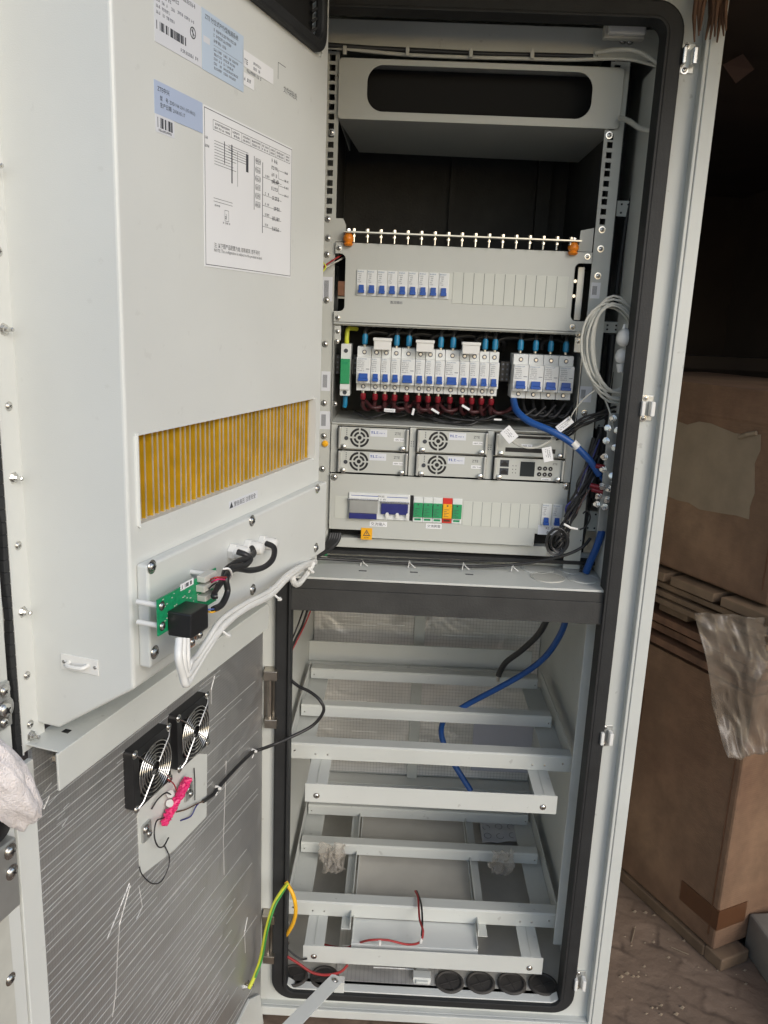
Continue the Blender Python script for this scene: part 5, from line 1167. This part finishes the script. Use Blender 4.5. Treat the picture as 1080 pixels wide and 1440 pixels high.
for i, (x, y, rx, rz) in enumerate(((876, 474, .0120, .0150), (873, 500, .0108, .0130))):
    q = PY(x, y, -.088+.012*i); o = thing('temperature_probe', T(q-Vector((0, 0, rz))), ['upper round', 'lower shaded'][i]+' white probe head below the coiled cable', 'sensor probe', 'white probe heads')
    mb = MB(T(q)); mb.lathe((0, 0, -rz), (.12, 0, 1), [(0, rx*.25), (rz*.2, rx*.7), (rz*.6, rx*.98), (rz, rx), (rz*1.5, rx*.85), (rz*1.85, rx*.45), (rz*2, rx*.1)], 20); mb.build('probe_head', 'white', o, smooth=True)
    mb = MB(T(q)); mb.lathe((0, -.001, -rz), (.15, 0, -1), [(0, rx*.62), (.014, rx*.5), (.016, rx*.2)], 14) if i else mb.lathe((0, 0, rz), (.1, 0, 1), [(-.002, .003), (.006, .002)], 10); mb.build('probe_stem', 'white', o, smooth=True)
# white tags
for i, (x, y, w_, h_, a, txt) in enumerate(((716, 611, .021, .026, .75, 0), (794, 597, .030, .014, .72, 0), (770, 639, .017, .026, .25, 0))):
    q = PY(x, y, -.045); F = mat4((1, 0, 0), (0, 0, 1), (0, -1, 0), q) @ Matrix.Rotation(a, 4, 'Z'); o = thing('cable_tag', F, ['white printed tag tilted at the left end of the drooping cable', 'white printed tag above the blue cable', 'white tag hanging in front of the small screen module'][i], 'cable tag', 'white cable tags')
    MB(F).box(-w_/2, w_/2, -h_/2, h_/2, 0, .0012).build('tag_plate', 'paper', o, bev=.0005)
    mb = MB(F); F2 = F
    if w_ > h_: [scrib(mb, -w_/2+.003, .0025-.003*k, w_-.006-.003*k, .0017, .0012) for k in range(3)]
    else:
        mb.M = F @ Matrix.Rotation(-pi/2, 4, 'Z'); [scrib(mb, -h_/2+.003, .003-.0032*k, h_-.007-.002*k, .0018, .0012) for k in range(3)]
    mb.build('print', 'ink', o)
# red & yellow pair at the left rail notch, black cables lower left
cable('red_wire', pyc([(452, 378, -.02), (462, 370, -.012), (473, 363, -.008), (482, 358, .02)]), .0014, 'redw', 'red wire entering the left handle cut-out of the top panel', 'wire')
cable('white_wire', pyc([(450, 382, -.02), (462, 374, -.012), (475, 367, -.008), (484, 362, .02)]), .0014, 'gcable', 'pale wire under the red wire at the left handle cut-out', 'wire')
cable('yellow_wire', pyc([(450, 366, -.02), (455, 370, -.015), (458, 376, -.02), (452, 384, -.03)]), .0013, 'yg', 'short yellow wire at the left rail', 'wire')
for i in range(5):
    cable('black_cable', pyc([(474-i*3.2+4, 750, .0), (470-i*3.2+4, 762, -.01), (461-i*2.5, 774, -.03), (449-i, 780+i*.8, -.06), (436, 784+i*1.5, -.08)]), .0042, 'blacks', 'thick black cable, one of the bunch passing under the lower panel at the left', 'cable', group='bunch of black cables at the lower left')
cable('black_cable', pyc([(442, 785, -.05), (480, 787, -.035), (540, 791, -.030), (600, 794, -.03), (640, 796, -.03), (690, 796, -.03), (740, 792, -.03), (790, 782, -.04), (818, 770, -.04), (830, 757, -.03)]), .0028, 'blacks', 'long black cable lying across the back of the shelf', 'cable')
cable('black_cable', pyc([(455, 781, -.0), (560, 786, .0), (660, 789, .0), (760, 790, -.0)]), .0016, 'blacks', 'thin dark wire behind the long black cable on the shelf', 'cable')
for i, x in enumerate((510, 577, 653, 722)):
    y = 790+(x-510)*.035; mb = MB(); mb.tube(pyc([(x-3, y+6, -.035), (x-1, y-4, -.030), (x+1, y+1, -.036), (x+7, y+6, -.040)]), .0009, 6); tag(mb.build('zip_tie', 'white', smooth=True), ['leftmost', 'second from the left', 'third from the left', 'rightmost'][i]+' of four small ties along the shelf cable', 'cable tie', 'ties along the shelf cable')
# cable run along the top of the cabinet and grey cables at upper right
cable('black_cable', pyc([(455, 63, -.02), (520, 68, -.015), (600, 72, -.01), (680, 76, -.01), (760, 78, -.01), (840, 80, -.02)]), .0042, 'blacks', 'black cable running across above the oval hood', 'cable')
cable('grey_cable', pyc([(460, 66, -.018), (560, 76, -.016), (640, 80, -.016), (720, 82, -.018), (800, 84, -.02), (880, 83, -.04), (936, 96, -.07)]), .0028, 'gcable', 'grey cable running across above the hood to the right seal', 'cable')
cable('grey_cable', pyc([(838, 74, -.03), (870, 70, -.05), (895, 72, -.06), (915, 82, -.07), (936, 98, -.08)]), .0034, 'gcable', 'grey cable bending down towards the right seal near the switch', 'cable')
cable('grey_cable', pyc([(872, 166, -.02), (884, 170, -.04), (900, 180, -.06), (918, 183, -.075), (932, 182, -.08)]), .0042, 'gcable', 'pale double cable looping from the hood corner to the right seal', 'cable')
for i, x in enumerate((485, 573, 662, 748, 836)):
    q = PY(x, 72+(x-485)*.022, -.02); MBt = MB(T(q)); MBt.box(-.003, .003, -.006, .0, -.006, .007); tag(MBt.build('cable_clip', 'gcable', bev=.001), 'small clip on the cables above the hood, '+ORD[i]+' of the five', 'cable clip', 'clips above the hood')

# ================================================================== LOWER COMPARTMENT
def Lbeam(x0, x1, yf, z, depth, h, par, name='cross_beam', mat='paint'):
    # folded sheet beam: top flange, rounded front edge, front face; yf = front plane
    t = .0018; prof = [(0, -h), (t, -h), (t, -t*2), (t*2, -t), (depth, -t), (depth, 0), (t*1.6, 0), (0, -t*1.6)]
    Fm = mat4((0, 1, 0), (0, 0, 1), (1, 0, 0), (x0, yf, z))
    return MB(Fm).prism(prof, 0, x1-x0).build(name, mat, par, bev=.0006)
def shelf(zs, label, X0, X1, ybeams, yE, backbeam, label2):
    o = thing('battery_shelf', T(((X0+X1)/2, .2, zs-.04)), label, 'battery shelf', 'battery shelves in the lower compartment')
    for i, y in enumerate(ybeams):
        b = Lbeam(X0+(.004 if i else 0), X1-(.012 if i else 0), y, zs, .030 if i == 0 else .028, .033 if i == 0 else .026, o)
        for X in (X0+.012, X1-.018): screw(b, mat4((1, 0, 0), (0, 0, 1), (0, -1, 0), (X, y, zs-.016)), 0, 0, 0, .0022, 'rivet')
    for sg in (0, 1):
        xa = X0 if not sg else X1-.045
        r_ = MB().box(xa, xa+.045, ybeams[0]+.004, ybeams[-1]+.03, zs-.0365, zs-.0345).build('side_rail', 'paint', o, bev=.0006)
        xe = X0-.0015 if not sg else X1+.0002; MB().box(xe, xe+.0015, ybeams[0]+.03, ybeams[-1]+.03, zs-.0365, zs+.004).build('side_rail', 'paint', o)
    for sg in (0, 1):
        xa = X0+.046 if not sg else X1-.046-.040
        lg = MB().prism([(xa, yE+.002), (xa+.040, yE+.002), (xa+.040, ybeams[0]+.06), (xa, ybeams[0]+.06)], zs-.0355, zs-.0335).build('support_leg', 'paint', o, bev=.0004)
        MB().box(xa+.019, xa+.021, yE+.004, ybeams[0]+.04, zs-.0335, zs-.0328).build('fold_line', 'panel', lg)
        for q in (.008, .032): screw(o, FC, xa+q, zs-.022, -ybeams[0], .0024, 'rivet')
    fs = MB(FC).box(X0+.044, X1-.042, zs-.072, zs-.0335, -yE-.002, -yE).build('retaining_strip', 'paint', o, bev=.0005)
    for X in (X0+.066, X1-.068): screw(fs, FC, X, zs-.058, -yE, .0042)
    return o
s1 = shelf(-.7310, 'upper empty battery shelf of folded grey steel beams', -.288, .276, [0.0, .165, .355], -.088, True, '')
bb = MB(FC).box(-.300, .262, -.752, -.700, -.455, -.450).build('rear_beam', 'paint', s1, bev=.001); MB(FC).box(-.300, .262, -.757, -.752, -.47, -.44).build('rear_beam_lip', 'paint', s1)
s2 = shelf(-1.0960, 'lower empty battery shelf of folded grey steel beams', -.286, .281, [0.0, .195, .345], -.085, False, '')
for k, (xa, xb) in enumerate(((-.1700, -.1500), (.112, .132))):
    MB().box(xa, xb, -.035, .37, -1.130, -1.128).build('runner', 'paint', s2, bev=.0005)
    MB().box(xa if k else xb-.002, xa+.002 if k else xb, -.035, .37, -1.128, -1.112).build('runner_fold', 'paint', s2)
# heating plate tray under the shelf
tr = thing('heater_tray', T((-.006, .1, -1.15)), 'shallow pale tray with dark heating mat sliding under the lower battery shelf', 'tray')
MB(FC).box(-.1465, .110, -1.158, -1.1315, .068, .0705).build('tray_front', 'paintw', tr, bev=.0008)
MB().box(-.1465, .110, -.068, .002, -1.1335, -1.1315).build('tray_lip', 'paintw', tr)
MB().box(-.1465, .110, .002, .40, -1.1375, -1.1355).build('heating_mat', 'pad', tr)
for X in (-.1455, .1085): MB().box(X, X+.0015, -.068, .40, -1.135, -1.124).build('tray_side', 'paintw', tr)
screw(tr, FC, -.139, -1.151, .0705, .003); screw(tr, FC, .102, -1.151, .0705, .003)
cable('heater_wire', pyc([(584, 1253, .05), (588, 1263, .02), (590, 1292, -.04), (595, 1310, -.075), (590, 1325, -.080), (572, 1328, -.078), (545, 1322, -.078), (520, 1322, -.078), (502, 1327, -.06), (486, 1333, -.045), (468, 1331, -.04), (452, 1328, -.035), (440, 1333, -.04)]), .0022, 'redw', 'red heater wire drooping along the tray front', 'wire')
cable('heater_wire', pyc([(586, 1253, .05), (592, 1270, .0), (594, 1296, -.05), (593, 1316, -.078)]), .0020, 'blacks', 'short black heater wire beside the red one', 'wire')
cable('heater_wire', pyc([(404, 1345, -.095), (420, 1355, -.10), (438, 1367, -.105), (458, 1371, -.105), (478, 1367, -.105), (489, 1357, -.10)]), .0026, 'redw', 'red wire sagging over the left floor plugs', 'wire')
cable('heater_wire', pyc([(403, 1333, -.09), (414, 1343, -.09), (424, 1349, -.09), (432, 1348, -.09)]), .0018, 'blacks', 'black wire lying above the left floor plugs', 'wire')
for i, (x, y) in enumerate(((534, 1325), (592, 1322))):
    q = PY(x, y, -.082); MBt = MB(T(q)); MBt.lathe((0, 0, -.006), (0, 0, 1), [(0, .003), (.010, .003)], 10); tag(MBt.build('cable_clip', 'white'), ['left', 'right'][i]+' pale clip holding the red heater wire', 'cable clip')
# floor plugs
pp = None
for i, (x, y) in enumerate(((632, 1386), (676, 1387), (720, 1388), (764, 1389), (412, 1377), (456, 1379))):
    q = PZ(x, y, -1.2065)
    lb_ = ['leftmost of the four black floor plugs at the right', 'second of the four black floor plugs at the right', 'third of the four black floor plugs at the right', 'rightmost black floor plug by the corner', 'leftmost black floor plug under the red wire', 'black floor plug behind the grey stay bar'][i]
    Mx = T((q.x, q.y+.006, -1.2065))
    if not pp:
        pp = thing('cable_plug', Mx, lb_, 'rubber plug', 'black rubber plugs in the cabinet floor')
        mb = MB(Mx); mb.lathe((0, 0, 0), (0, 0, 1), [(0, .0295), (.004, .0295), (.006, .027), (.006, .0245), (.0025, .0235), (.0025, .001)], 30); mb.build('plug_rim', 'plug', pp, smooth=True)
        mb = MB(Mx @ Matrix.Rotation(.4, 4, 'Z')); mb.box(-.022, .022, -.0012, .0012, .0025, .0035); mb.box(-.0012, .0012, -.022, .022, .0025, .0035); mb.build('plug_web', 'plug', pp)
    else: dup(pp, Mx, lb_)
# blue and black cables hanging
cable('blue_power_cable', pyc([(797, 868, .05), (788, 892, .08), (768, 922, .12), (740, 945, .15), (700, 968, .17), (660, 989, .19), (630, 1008, .20), (622, 1018, .21), (621, 1035, .21), (630, 1060, .20), (645, 1085, .19), (662, 1112, .18)]), .0065, 'bluec', 'thick blue cable hanging through the upper battery shelf', 'power cable')
cable('black_power_cable', pyc([(772, 866, .08), (757, 892, .12), (733, 915, .16), (712, 931, .19), (703, 945, .20), (701, 951, .20)]), .0065, 'blacks', 'thick black cable ending short above the upper battery shelf', 'power cable')
q = PY(701, 951, .20); MBt = MB(T(q)); MBt.lathe((0, 0, -.012), (0, 0, 1), [(0, .004), (.013, .004)], 10); tag(MBt.build('cable_lug', 'copper'), 'bare lug at the end of the hanging black cable', 'cable lug')
# wires at left of lower compartment
cable('black_wire', pyc([(433, 856, .02), (425, 880, .0), (415, 900, -.03), (406, 925, -.06)]), .0022, 'blacks', 'black wire running down inside the left of the lower compartment', 'wire')
cable('black_wire', pyc([(427, 856, .02), (420, 876, .0), (412, 896, -.02), (407, 905, -.05)]), .0016, 'blacks', 'thinner black wire beside it at the top left of the lower compartment', 'wire')
cable('red_wire', pyc([(437, 858, .04), (428, 880, .03), (418, 900, .02), (408, 920, .0), (404, 935, -.02)]), .0016, 'redw', 'red wire down the left of the lower compartment', 'wire')
cable('red_sleeve', pyc([(407, 966, -.05), (408, 990, -.05)]), .004, 'redw', 'red sleeve by the left seal near the fan cable', 'sleeve')
# yellow-green earth straps
cable('earth_strap', pyc([(404, 1243, -.135), (395, 1255, -.16), (384, 1275, -.18), (374, 1310, -.19)])+pd([(366, 1350, .02), (357, 1375, .014), (350, 1390, .010)]), .0036, 'yg', 'yellow and green earth strap from lower door to cabinet', 'earth strap')
cable('earth_strap', pyc([(404, 1245, -.14), (396, 1258, -.165), (386, 1276, -.185), (376, 1310, -.195)])+pd([(368, 1350, .024), (359, 1375, .018)]), .0018, 'grn', 'green stripe side of the earth strap between door and cabinet', 'earth strap')
cable('earth_strap', pyc([(402, 1240, -.13), (412, 1258, -.14), (416, 1278, -.14), (413, 1296, -.13), (406, 1310, -.12), (400, 1318, -.10)]), .0038, 'yel', 'orange yellow earth strap bulging right over the left seal', 'earth strap')
X, Z = PDF(348, 1388, .006); o = thing('earth_stud', FD @ T((X, Z, 0)), 'silver stud and nut holding the earth strap on the lower door', 'stud'); screw(o, FD, X, Z, .0, .005, 'stud', 'bolt'); screw(o, FD, X+.012, Z-.005, .0, .0045, 'stud', 'bolt')
mb = MB(FC)
for x, y in ((403, 1298), (404, 1325)): X, Z = PF(x, y, .08); mb.lathe((X, Z, .078), (0, 0, 1), [(0, .005), (.004, .005), (.004, .003), (.012, .003)], 8)
mb.build('earth_stud', 'zinc', cab)
# stay bar across the bottom left
A_ = PY(470, 1380, -.16); B_ = PY(400, 1452, -.33); d_ = (B_-A_).normalized(); s_ = d_.cross(Vector((0, -.6, 1))).normalized(); n_ = s_.cross(d_).normalized()
F = Matrix(((d_.x, s_.x, n_.x, A_.x), (d_.y, s_.y, n_.y, A_.y), (d_.z, s_.z, n_.z, A_.z), (0, 0, 0, 1)))
sb = thing('door_stay', F, 'flat pale grey door stay bar slanting out over the bottom seal', 'door stay')
MB(F).prism([(-.016, -.007), (-.010, -.0125), (.30, -.0125), (.30, .0125), (-.010, .0125), (-.016, .007)], 0, .002).build('bar', 'paintw', sb, bev=.0005)
MB(F).box(-.008, .30, .0105, .0125, -.012, .0).build('bar_fold', 'paintw', sb)
screw(sb, F, -.001, 0, .002, .0048)
q = PY(470, 1382, -.11); MB().box(q.x-.0, q.x+.020, -.118, -.100, q.z-.018, q.z+.008).build('pivot_bracket', 'paint', sb, bev=.0008)
# crumpled bags and paper
def sheet(name, fn, nu, nv, mat, label, cat, thick=.0006, smooth=True):
    V = []; Fc = []
    for j in range(nv+1):
        for i in range(nu+1): V.append(fn(i/nu, j/nv))
    for j in range(nv):
        for i in range(nu): a = j*(nu+1)+i; Fc.append((a, a+1, a+nu+2, a+nu+1))
    mb = MB(); mb.add(V, Fc); o = mb.build(name, mat, smooth=smooth); m = o.modifiers.new('thick', 'SOLIDIFY'); m.thickness = thick; return tag(o, label, cat)
def bag(c, w_, h_, seed, label):
    def f(u, v):
        a = (u-.5)*w_*(1-.25*v); n = lambda k, z: noise.noise(Vector((u*k+seed, v*k, z)))
        return c+Vector((a+.012*n(3, 0)+.006*n(9, 1), .016*n(4, 2)+.007*n(11, 3)-.006*sin(v*3), (.35-v)*h_+.010*n(3, 5)+.005*n(10, 6)))
    return sheet('plastic_bag', f, 26, 26, 'bag', label, 'plastic bag', .0003, False)
bag(PY(468, 1200, .165), .062, .075, 1.0, 'crumpled clear plastic bag draped over the lower shelf beam at the left')
bag(PY(470, 1205, .160), .040, .055, 8.0, 'small inner fold of clear plastic in front of the left bag')
bag(PY(706, 1208, .165), .055, .060, 5.0, 'crumpled clear plastic bag hanging under the lower shelf beam at the right')
pa = PZ(672, 1146, -1.198); pb2 = PZ(728, 1146, -1.198); pc = PZ(678, 1187, -1.198); pdn = PZ(737, 1185, -1.198)
def fpaper(u, v): 
    q = (pa*(1-u)+pb2*u)*(1-v)+(pc*(1-u)+pdn*u)*v; return q+Vector((0, 0, .004+.006*noise.noise(Vector((u*4, v*4, 0)))))
pw_ = sheet('paper_sheet', fpaper, 14, 14, 'label3', 'creased printed paper lying on the cabinet floor at the back right', 'paper')
mb = MB(); rr = random.Random(9)
for i in range(9):
    q = fpaper(.15+.3*(i % 3), .2+.3*(i//3)); mb.tube([q+Vector((.009*cos(a), .011*sin(a), .0015)) for a in [2*pi*k/12 for k in range(13)]], .0006, 4)
mb.build('printed_ring', 'inkg', pw_)

# ================================================================== CLOTH at the left edge
def fcl(u, v):
    a = u*2*pi; 
    return None
me = bpy.data.meshes.new('cotton_cloth'); bm = bmesh.new(); bmesh.ops.create_icosphere(bm, subdivisions=6, radius=1)
F = mat4(-DU, (0, 0, 1), DN, H)
c2 = PDF(8, 1088, .035)
for v in bm.verts:
    n = noise.noise(v.co*1.8+Vector((3, 1, 0)))*.20+noise.noise(v.co*4.5)*.05+.035*sin(v.co.x*9+v.co.y*5+2*noise.noise(v.co*2))+noise.noise(v.co*22)*.016
    x, y, z = v.co; r = 1+n
    px_ = x*.050*r; py_ = y*.030*r-px_*.85-abs(x)*.0; pz_ = z*.026*r
    v.co = F @ Vector((c2[0]-.022+px_*.95, c2[1]+py_*1.45+.012, .045+pz_))
bm.to_mesh(me); bm.free(); me.materials.append(M['cloth']); o = bpy.data.objects.new('cotton_cloth', me); COL.objects.link(o); me.shade_smooth()
cen = sum((v.co for v in me.vertices), Vector())/len(me.vertices)
for v in me.vertices: v.co -= cen
o.location = cen; tag(o, 'folded white cotton cloth resting on the free edge of the lower door', 'cloth')

# ================================================================== BACKGROUND at the right
C0 = PZ(1001, 1347, GZ+.012); a1 = PZ(870, 1222, GZ+.012)-C0; dl = a1.normalized(); dr = Vector((-dl.y, dl.x, 0)); dr = dr if dr.x > 0 else -dr
dr = (dr*.75+(PZ(1080, 1285, GZ+.012)-C0).normalized()*.25).normalized(); 
def carton(base, wl, wr, h, label, seed):
    F = Matrix(((dr.x, dl.x, 0, base.x), (dr.y, dl.y, 0, base.y), (0, 0, 1, base.z), (0, 0, 0, 1)))
    o = thing('cardboard_box', F, label, 'cardboard box', 'large cardboard boxes'); mb = MB(F); mb.box(0, wr, 0, wl, 0, h); mb.build('box_body', 'card', o, bev=.006)
    MB(F).box(-.0015, wr, -.0015, wl, h-.065, h+.001).build('lid_fold', 'card', o, bev=.002)
    MB(F).box(-.0022, -.0002, .018, .0195, .03, h-.07).build('scored_edge', 'tape', o); MB(F).box(-.002, .0, wl*.62, wl*.62+.0012, .01, h-.067).build('scored_edge', 'tape', o)
    MB(F).box(-.0028, .0, -.0028, .026, h-.10, h-.045).build('corner_tape', 'cardp', o, bev=.0005)
    return o, F
zl_ = PY(1040, 880, C0.y)[2]
hb_ = .62; GAPH = .199
lowb, FL = carton(Vector((C0.x, C0.y, GZ+.03)), .55, .45, hb_, 'large lower brown cardboard box with tape at the bottom corner', 1)
tp_ = MB(FL).box(-.002, .085, -.002, .11, .055, .105).build('packing_tape', 'tape', lowb)
mb = MB(FL); mb.box(-.0015, .001, .30, .36, .42, .424); mb.box(-.0015, .001, .30, .36, .50, .504); mb.box(-.0015, .001, .30, .304, .42, .504); mb.box(-.0015, .001, .356, .36, .42, .504); mb.build('printed_box', 'tape', lowb)
zt_ = GZ+.03+hb_
pal = thing('wooden_pallet', FL, 'rough wooden pallet boards between the two cardboard boxes', 'pallet')
for i, yy in enumerate((-.03, .115, .26, .405)): MB(FL).box(-.025, .45, yy, yy+.125, hb_+.172, hb_+.192).build('board', 'wood', pal, bev=.002)
for yy in (-.02, .20, .43): MB(FL).box(.0, .45, yy, yy+.09, hb_+.092, hb_+.170).build('block', 'wood', pal, bev=.003)
for i, zz in enumerate((.118, .134, .152)): MB(FL).box(-.024+.006*i, -.006, -.03, .52, hb_+zz, hb_+zz+.013).build('stringer', 'wood', pal, bev=.002)
for i, zz in enumerate((.012, .040, .066)): MB(FL).box(-.010+.012*(i % 2), .42, -.01, .54, hb_+zz, hb_+zz+.018).build('bottom_board', 'woodd', pal, bev=.002)
pal2 = thing('wooden_pallet', FL, 'dusty wooden skid under the lower cardboard box', 'pallet')
MB(FL).box(-.004, .08, -.03, .02, -.03, .001).build('block', 'wood', pal2, bev=.003); MB(FL).box(-.006, .05, .02, .55, -.029, -.002).build('stringer', 'wood', pal2, bev=.003)
F0b = FL @ T((-.0, -.0, hb_+GAPH)); base = F0b.translation
uy = base.y
ub, FU = carton(Vector((base.x, base.y, base.z)), .62, .40, 0-.012-base.z, 'large upper brown cardboard box with a torn pale patch', 2)
hU = -.012-base.z
mb = MB(FU); rr = random.Random(6)
P = [(.10+.0*k, 0) for k in range(0)]
ya, yb_, za, zb2 = .075, .47, hU*.38, hU*.80
pt = []
for k in range(12): pt.append((ya+(yb_-ya)*k/12, za+rr.uniform(-.006, .006)))
for k in range(6): pt.append((yb_+rr.uniform(-.006, .006), za+(zb2-za)*k/6))
for k in range(12): pt.append((yb_-(yb_-ya)*k/12, zb2+rr.uniform(-.008, .008)))
for k in range(6): pt.append((ya+rr.uniform(-.007, .007), zb2-(zb2-za)*k/6))
FUs = FU @ mat4((0, 1, 0), (0, 0, 1), (-1, 0, 0), (0, 0, 0)); n0 = MB(FUs); n0.prism(pt, .0002, .0012); n0.build('torn_patch', 'cardp', ub)
mb = MB(FUs); mb.tube([(ya+.01, zb2+.002, .004), (ya+.03, zb2-.004, .006), (ya+.05, zb2-.012, .003)], .005, 6); mb.build('curled_scrap', 'cardp', ub)
# hanging film
A1, A2 = PY(976, 862, C0.y-.03), PY(1095, 868, C0.y-.03); B1, B2 = PY(1018, 1062, C0.y-.05), PY(1100, 1052, C0.y-.05)
def ffilm(u, v):
    q = (A1*(1-u)+A2*u)*(1-v)+(B1*(1-u)+B2*u)*v; 
    nn = lambda k, z: noise.noise(Vector((u*k+z, v*k*.8, z)))
    return q+Vector((.012*nn(3, 7)*v, .035*nn(2.5, 1)+.014*abs(nn(5, 3))+.004*nn(11, 5)-.02*v, .012*nn(3, 9)+.006*v*nn(6, 2)))
sheet('plastic_film', ffilm, 60, 64, 'film', 'dusty translucent plastic film hanging over the lower cardboard box', 'plastic film', .0004)
# wooden bundle at the top right and scrap of paper
wb = thing('wood_bundle', T(PY(998, 52, -.10)), 'splintered brown wooden strips hanging over the top right cabinet corner', 'wood strips')
mb = MB(); rr = random.Random(12)
for i in range(9):
    x = 978+i*5.6; a = PY(x-2, 54+rr.uniform(-5, 5), -.135-.004*(i % 3)); b = PY(x+8+rr.uniform(-6, 6), -60, -.12); a = a+Vector((rr.uniform(-.004, .004), 0, rr.uniform(-.008, .012))); mb.tube([a, a.lerp(b, .3)+Vector((rr.uniform(-.004, .004), rr.uniform(-.004, .004), 0)), a.lerp(b, .65)+Vector((rr.uniform(-.004, .004), 0, 0)), b], [.0012, .0034, rr.uniform(.0028, .0052), .004], 5)
mb.build('strips', 'woodd', wb)
q = PY(1040, 95, .35); mb = MB(T(q)); mb.prism([(-.030, .004), (.004, .022), (.026, -.002), (-.002, -.026)], -.0, .0012) if 0 else mb.add([(-.034, 0, .004), (.004, .002, .026), (.030, 0, -.002), (-.002, .004, -.028), (-.034, .001, .004), (.004, .003, .026), (.030, .001, -.002), (-.002, .005, -.028)], [(0, 1, 2, 3), (7, 6, 5, 4), (0, 4, 5, 1), (1, 5, 6, 2), (2, 6, 7, 3), (3, 7, 4, 0)])
ps = mb.build('paper_scrap', 'pinkp'); tag(ps, 'faded pinkish paper scrap stuck in the dark beside the cabinet', 'paper scrap')
# pale slab edge at the bottom right and debris
q0 = PZ(1072, 1330, GZ+.10); mb = MB(T(q0) @ Matrix.Rotation(.12, 4, 'Z')); mb.box(.025, .25, -.40, .10, -.10, 0); tag(mb.build('stone_slab', 'slab', bev=.006), 'pale grey stone slab at the bottom right corner of the view', 'slab')
mb = MB(); rr = random.Random(14)
for i in range(60):
    q = PZ(rr.uniform(870, 1060), rr.uniform(1240, 1430), GZ); r = rr.uniform(.002, .007)
    mb.add([(q.x-r, q.y, GZ), (q.x, q.y-r*.7, GZ), (q.x+r, q.y+r*.3, GZ), (q.x, q.y, GZ+r*.9)], [(0, 1, 3), (1, 2, 3), (2, 0, 3), (2, 1, 0)])
tag(mb.build('grit', 'cardp'), 'pale grit and chips scattered on the earth floor', 'grit', kind='stuff')
for i, (a, b) in enumerate((((944, 1332), (968, 1342)), ((888, 1325), (893, 1305)))):
    tag(cable('straw', [PZ(*a, GZ+.002), PZ(*b, GZ+.003)], .0012, 'cardp'), ['longer', 'shorter'][i]+' pale straw on the earth floor', 'straw')
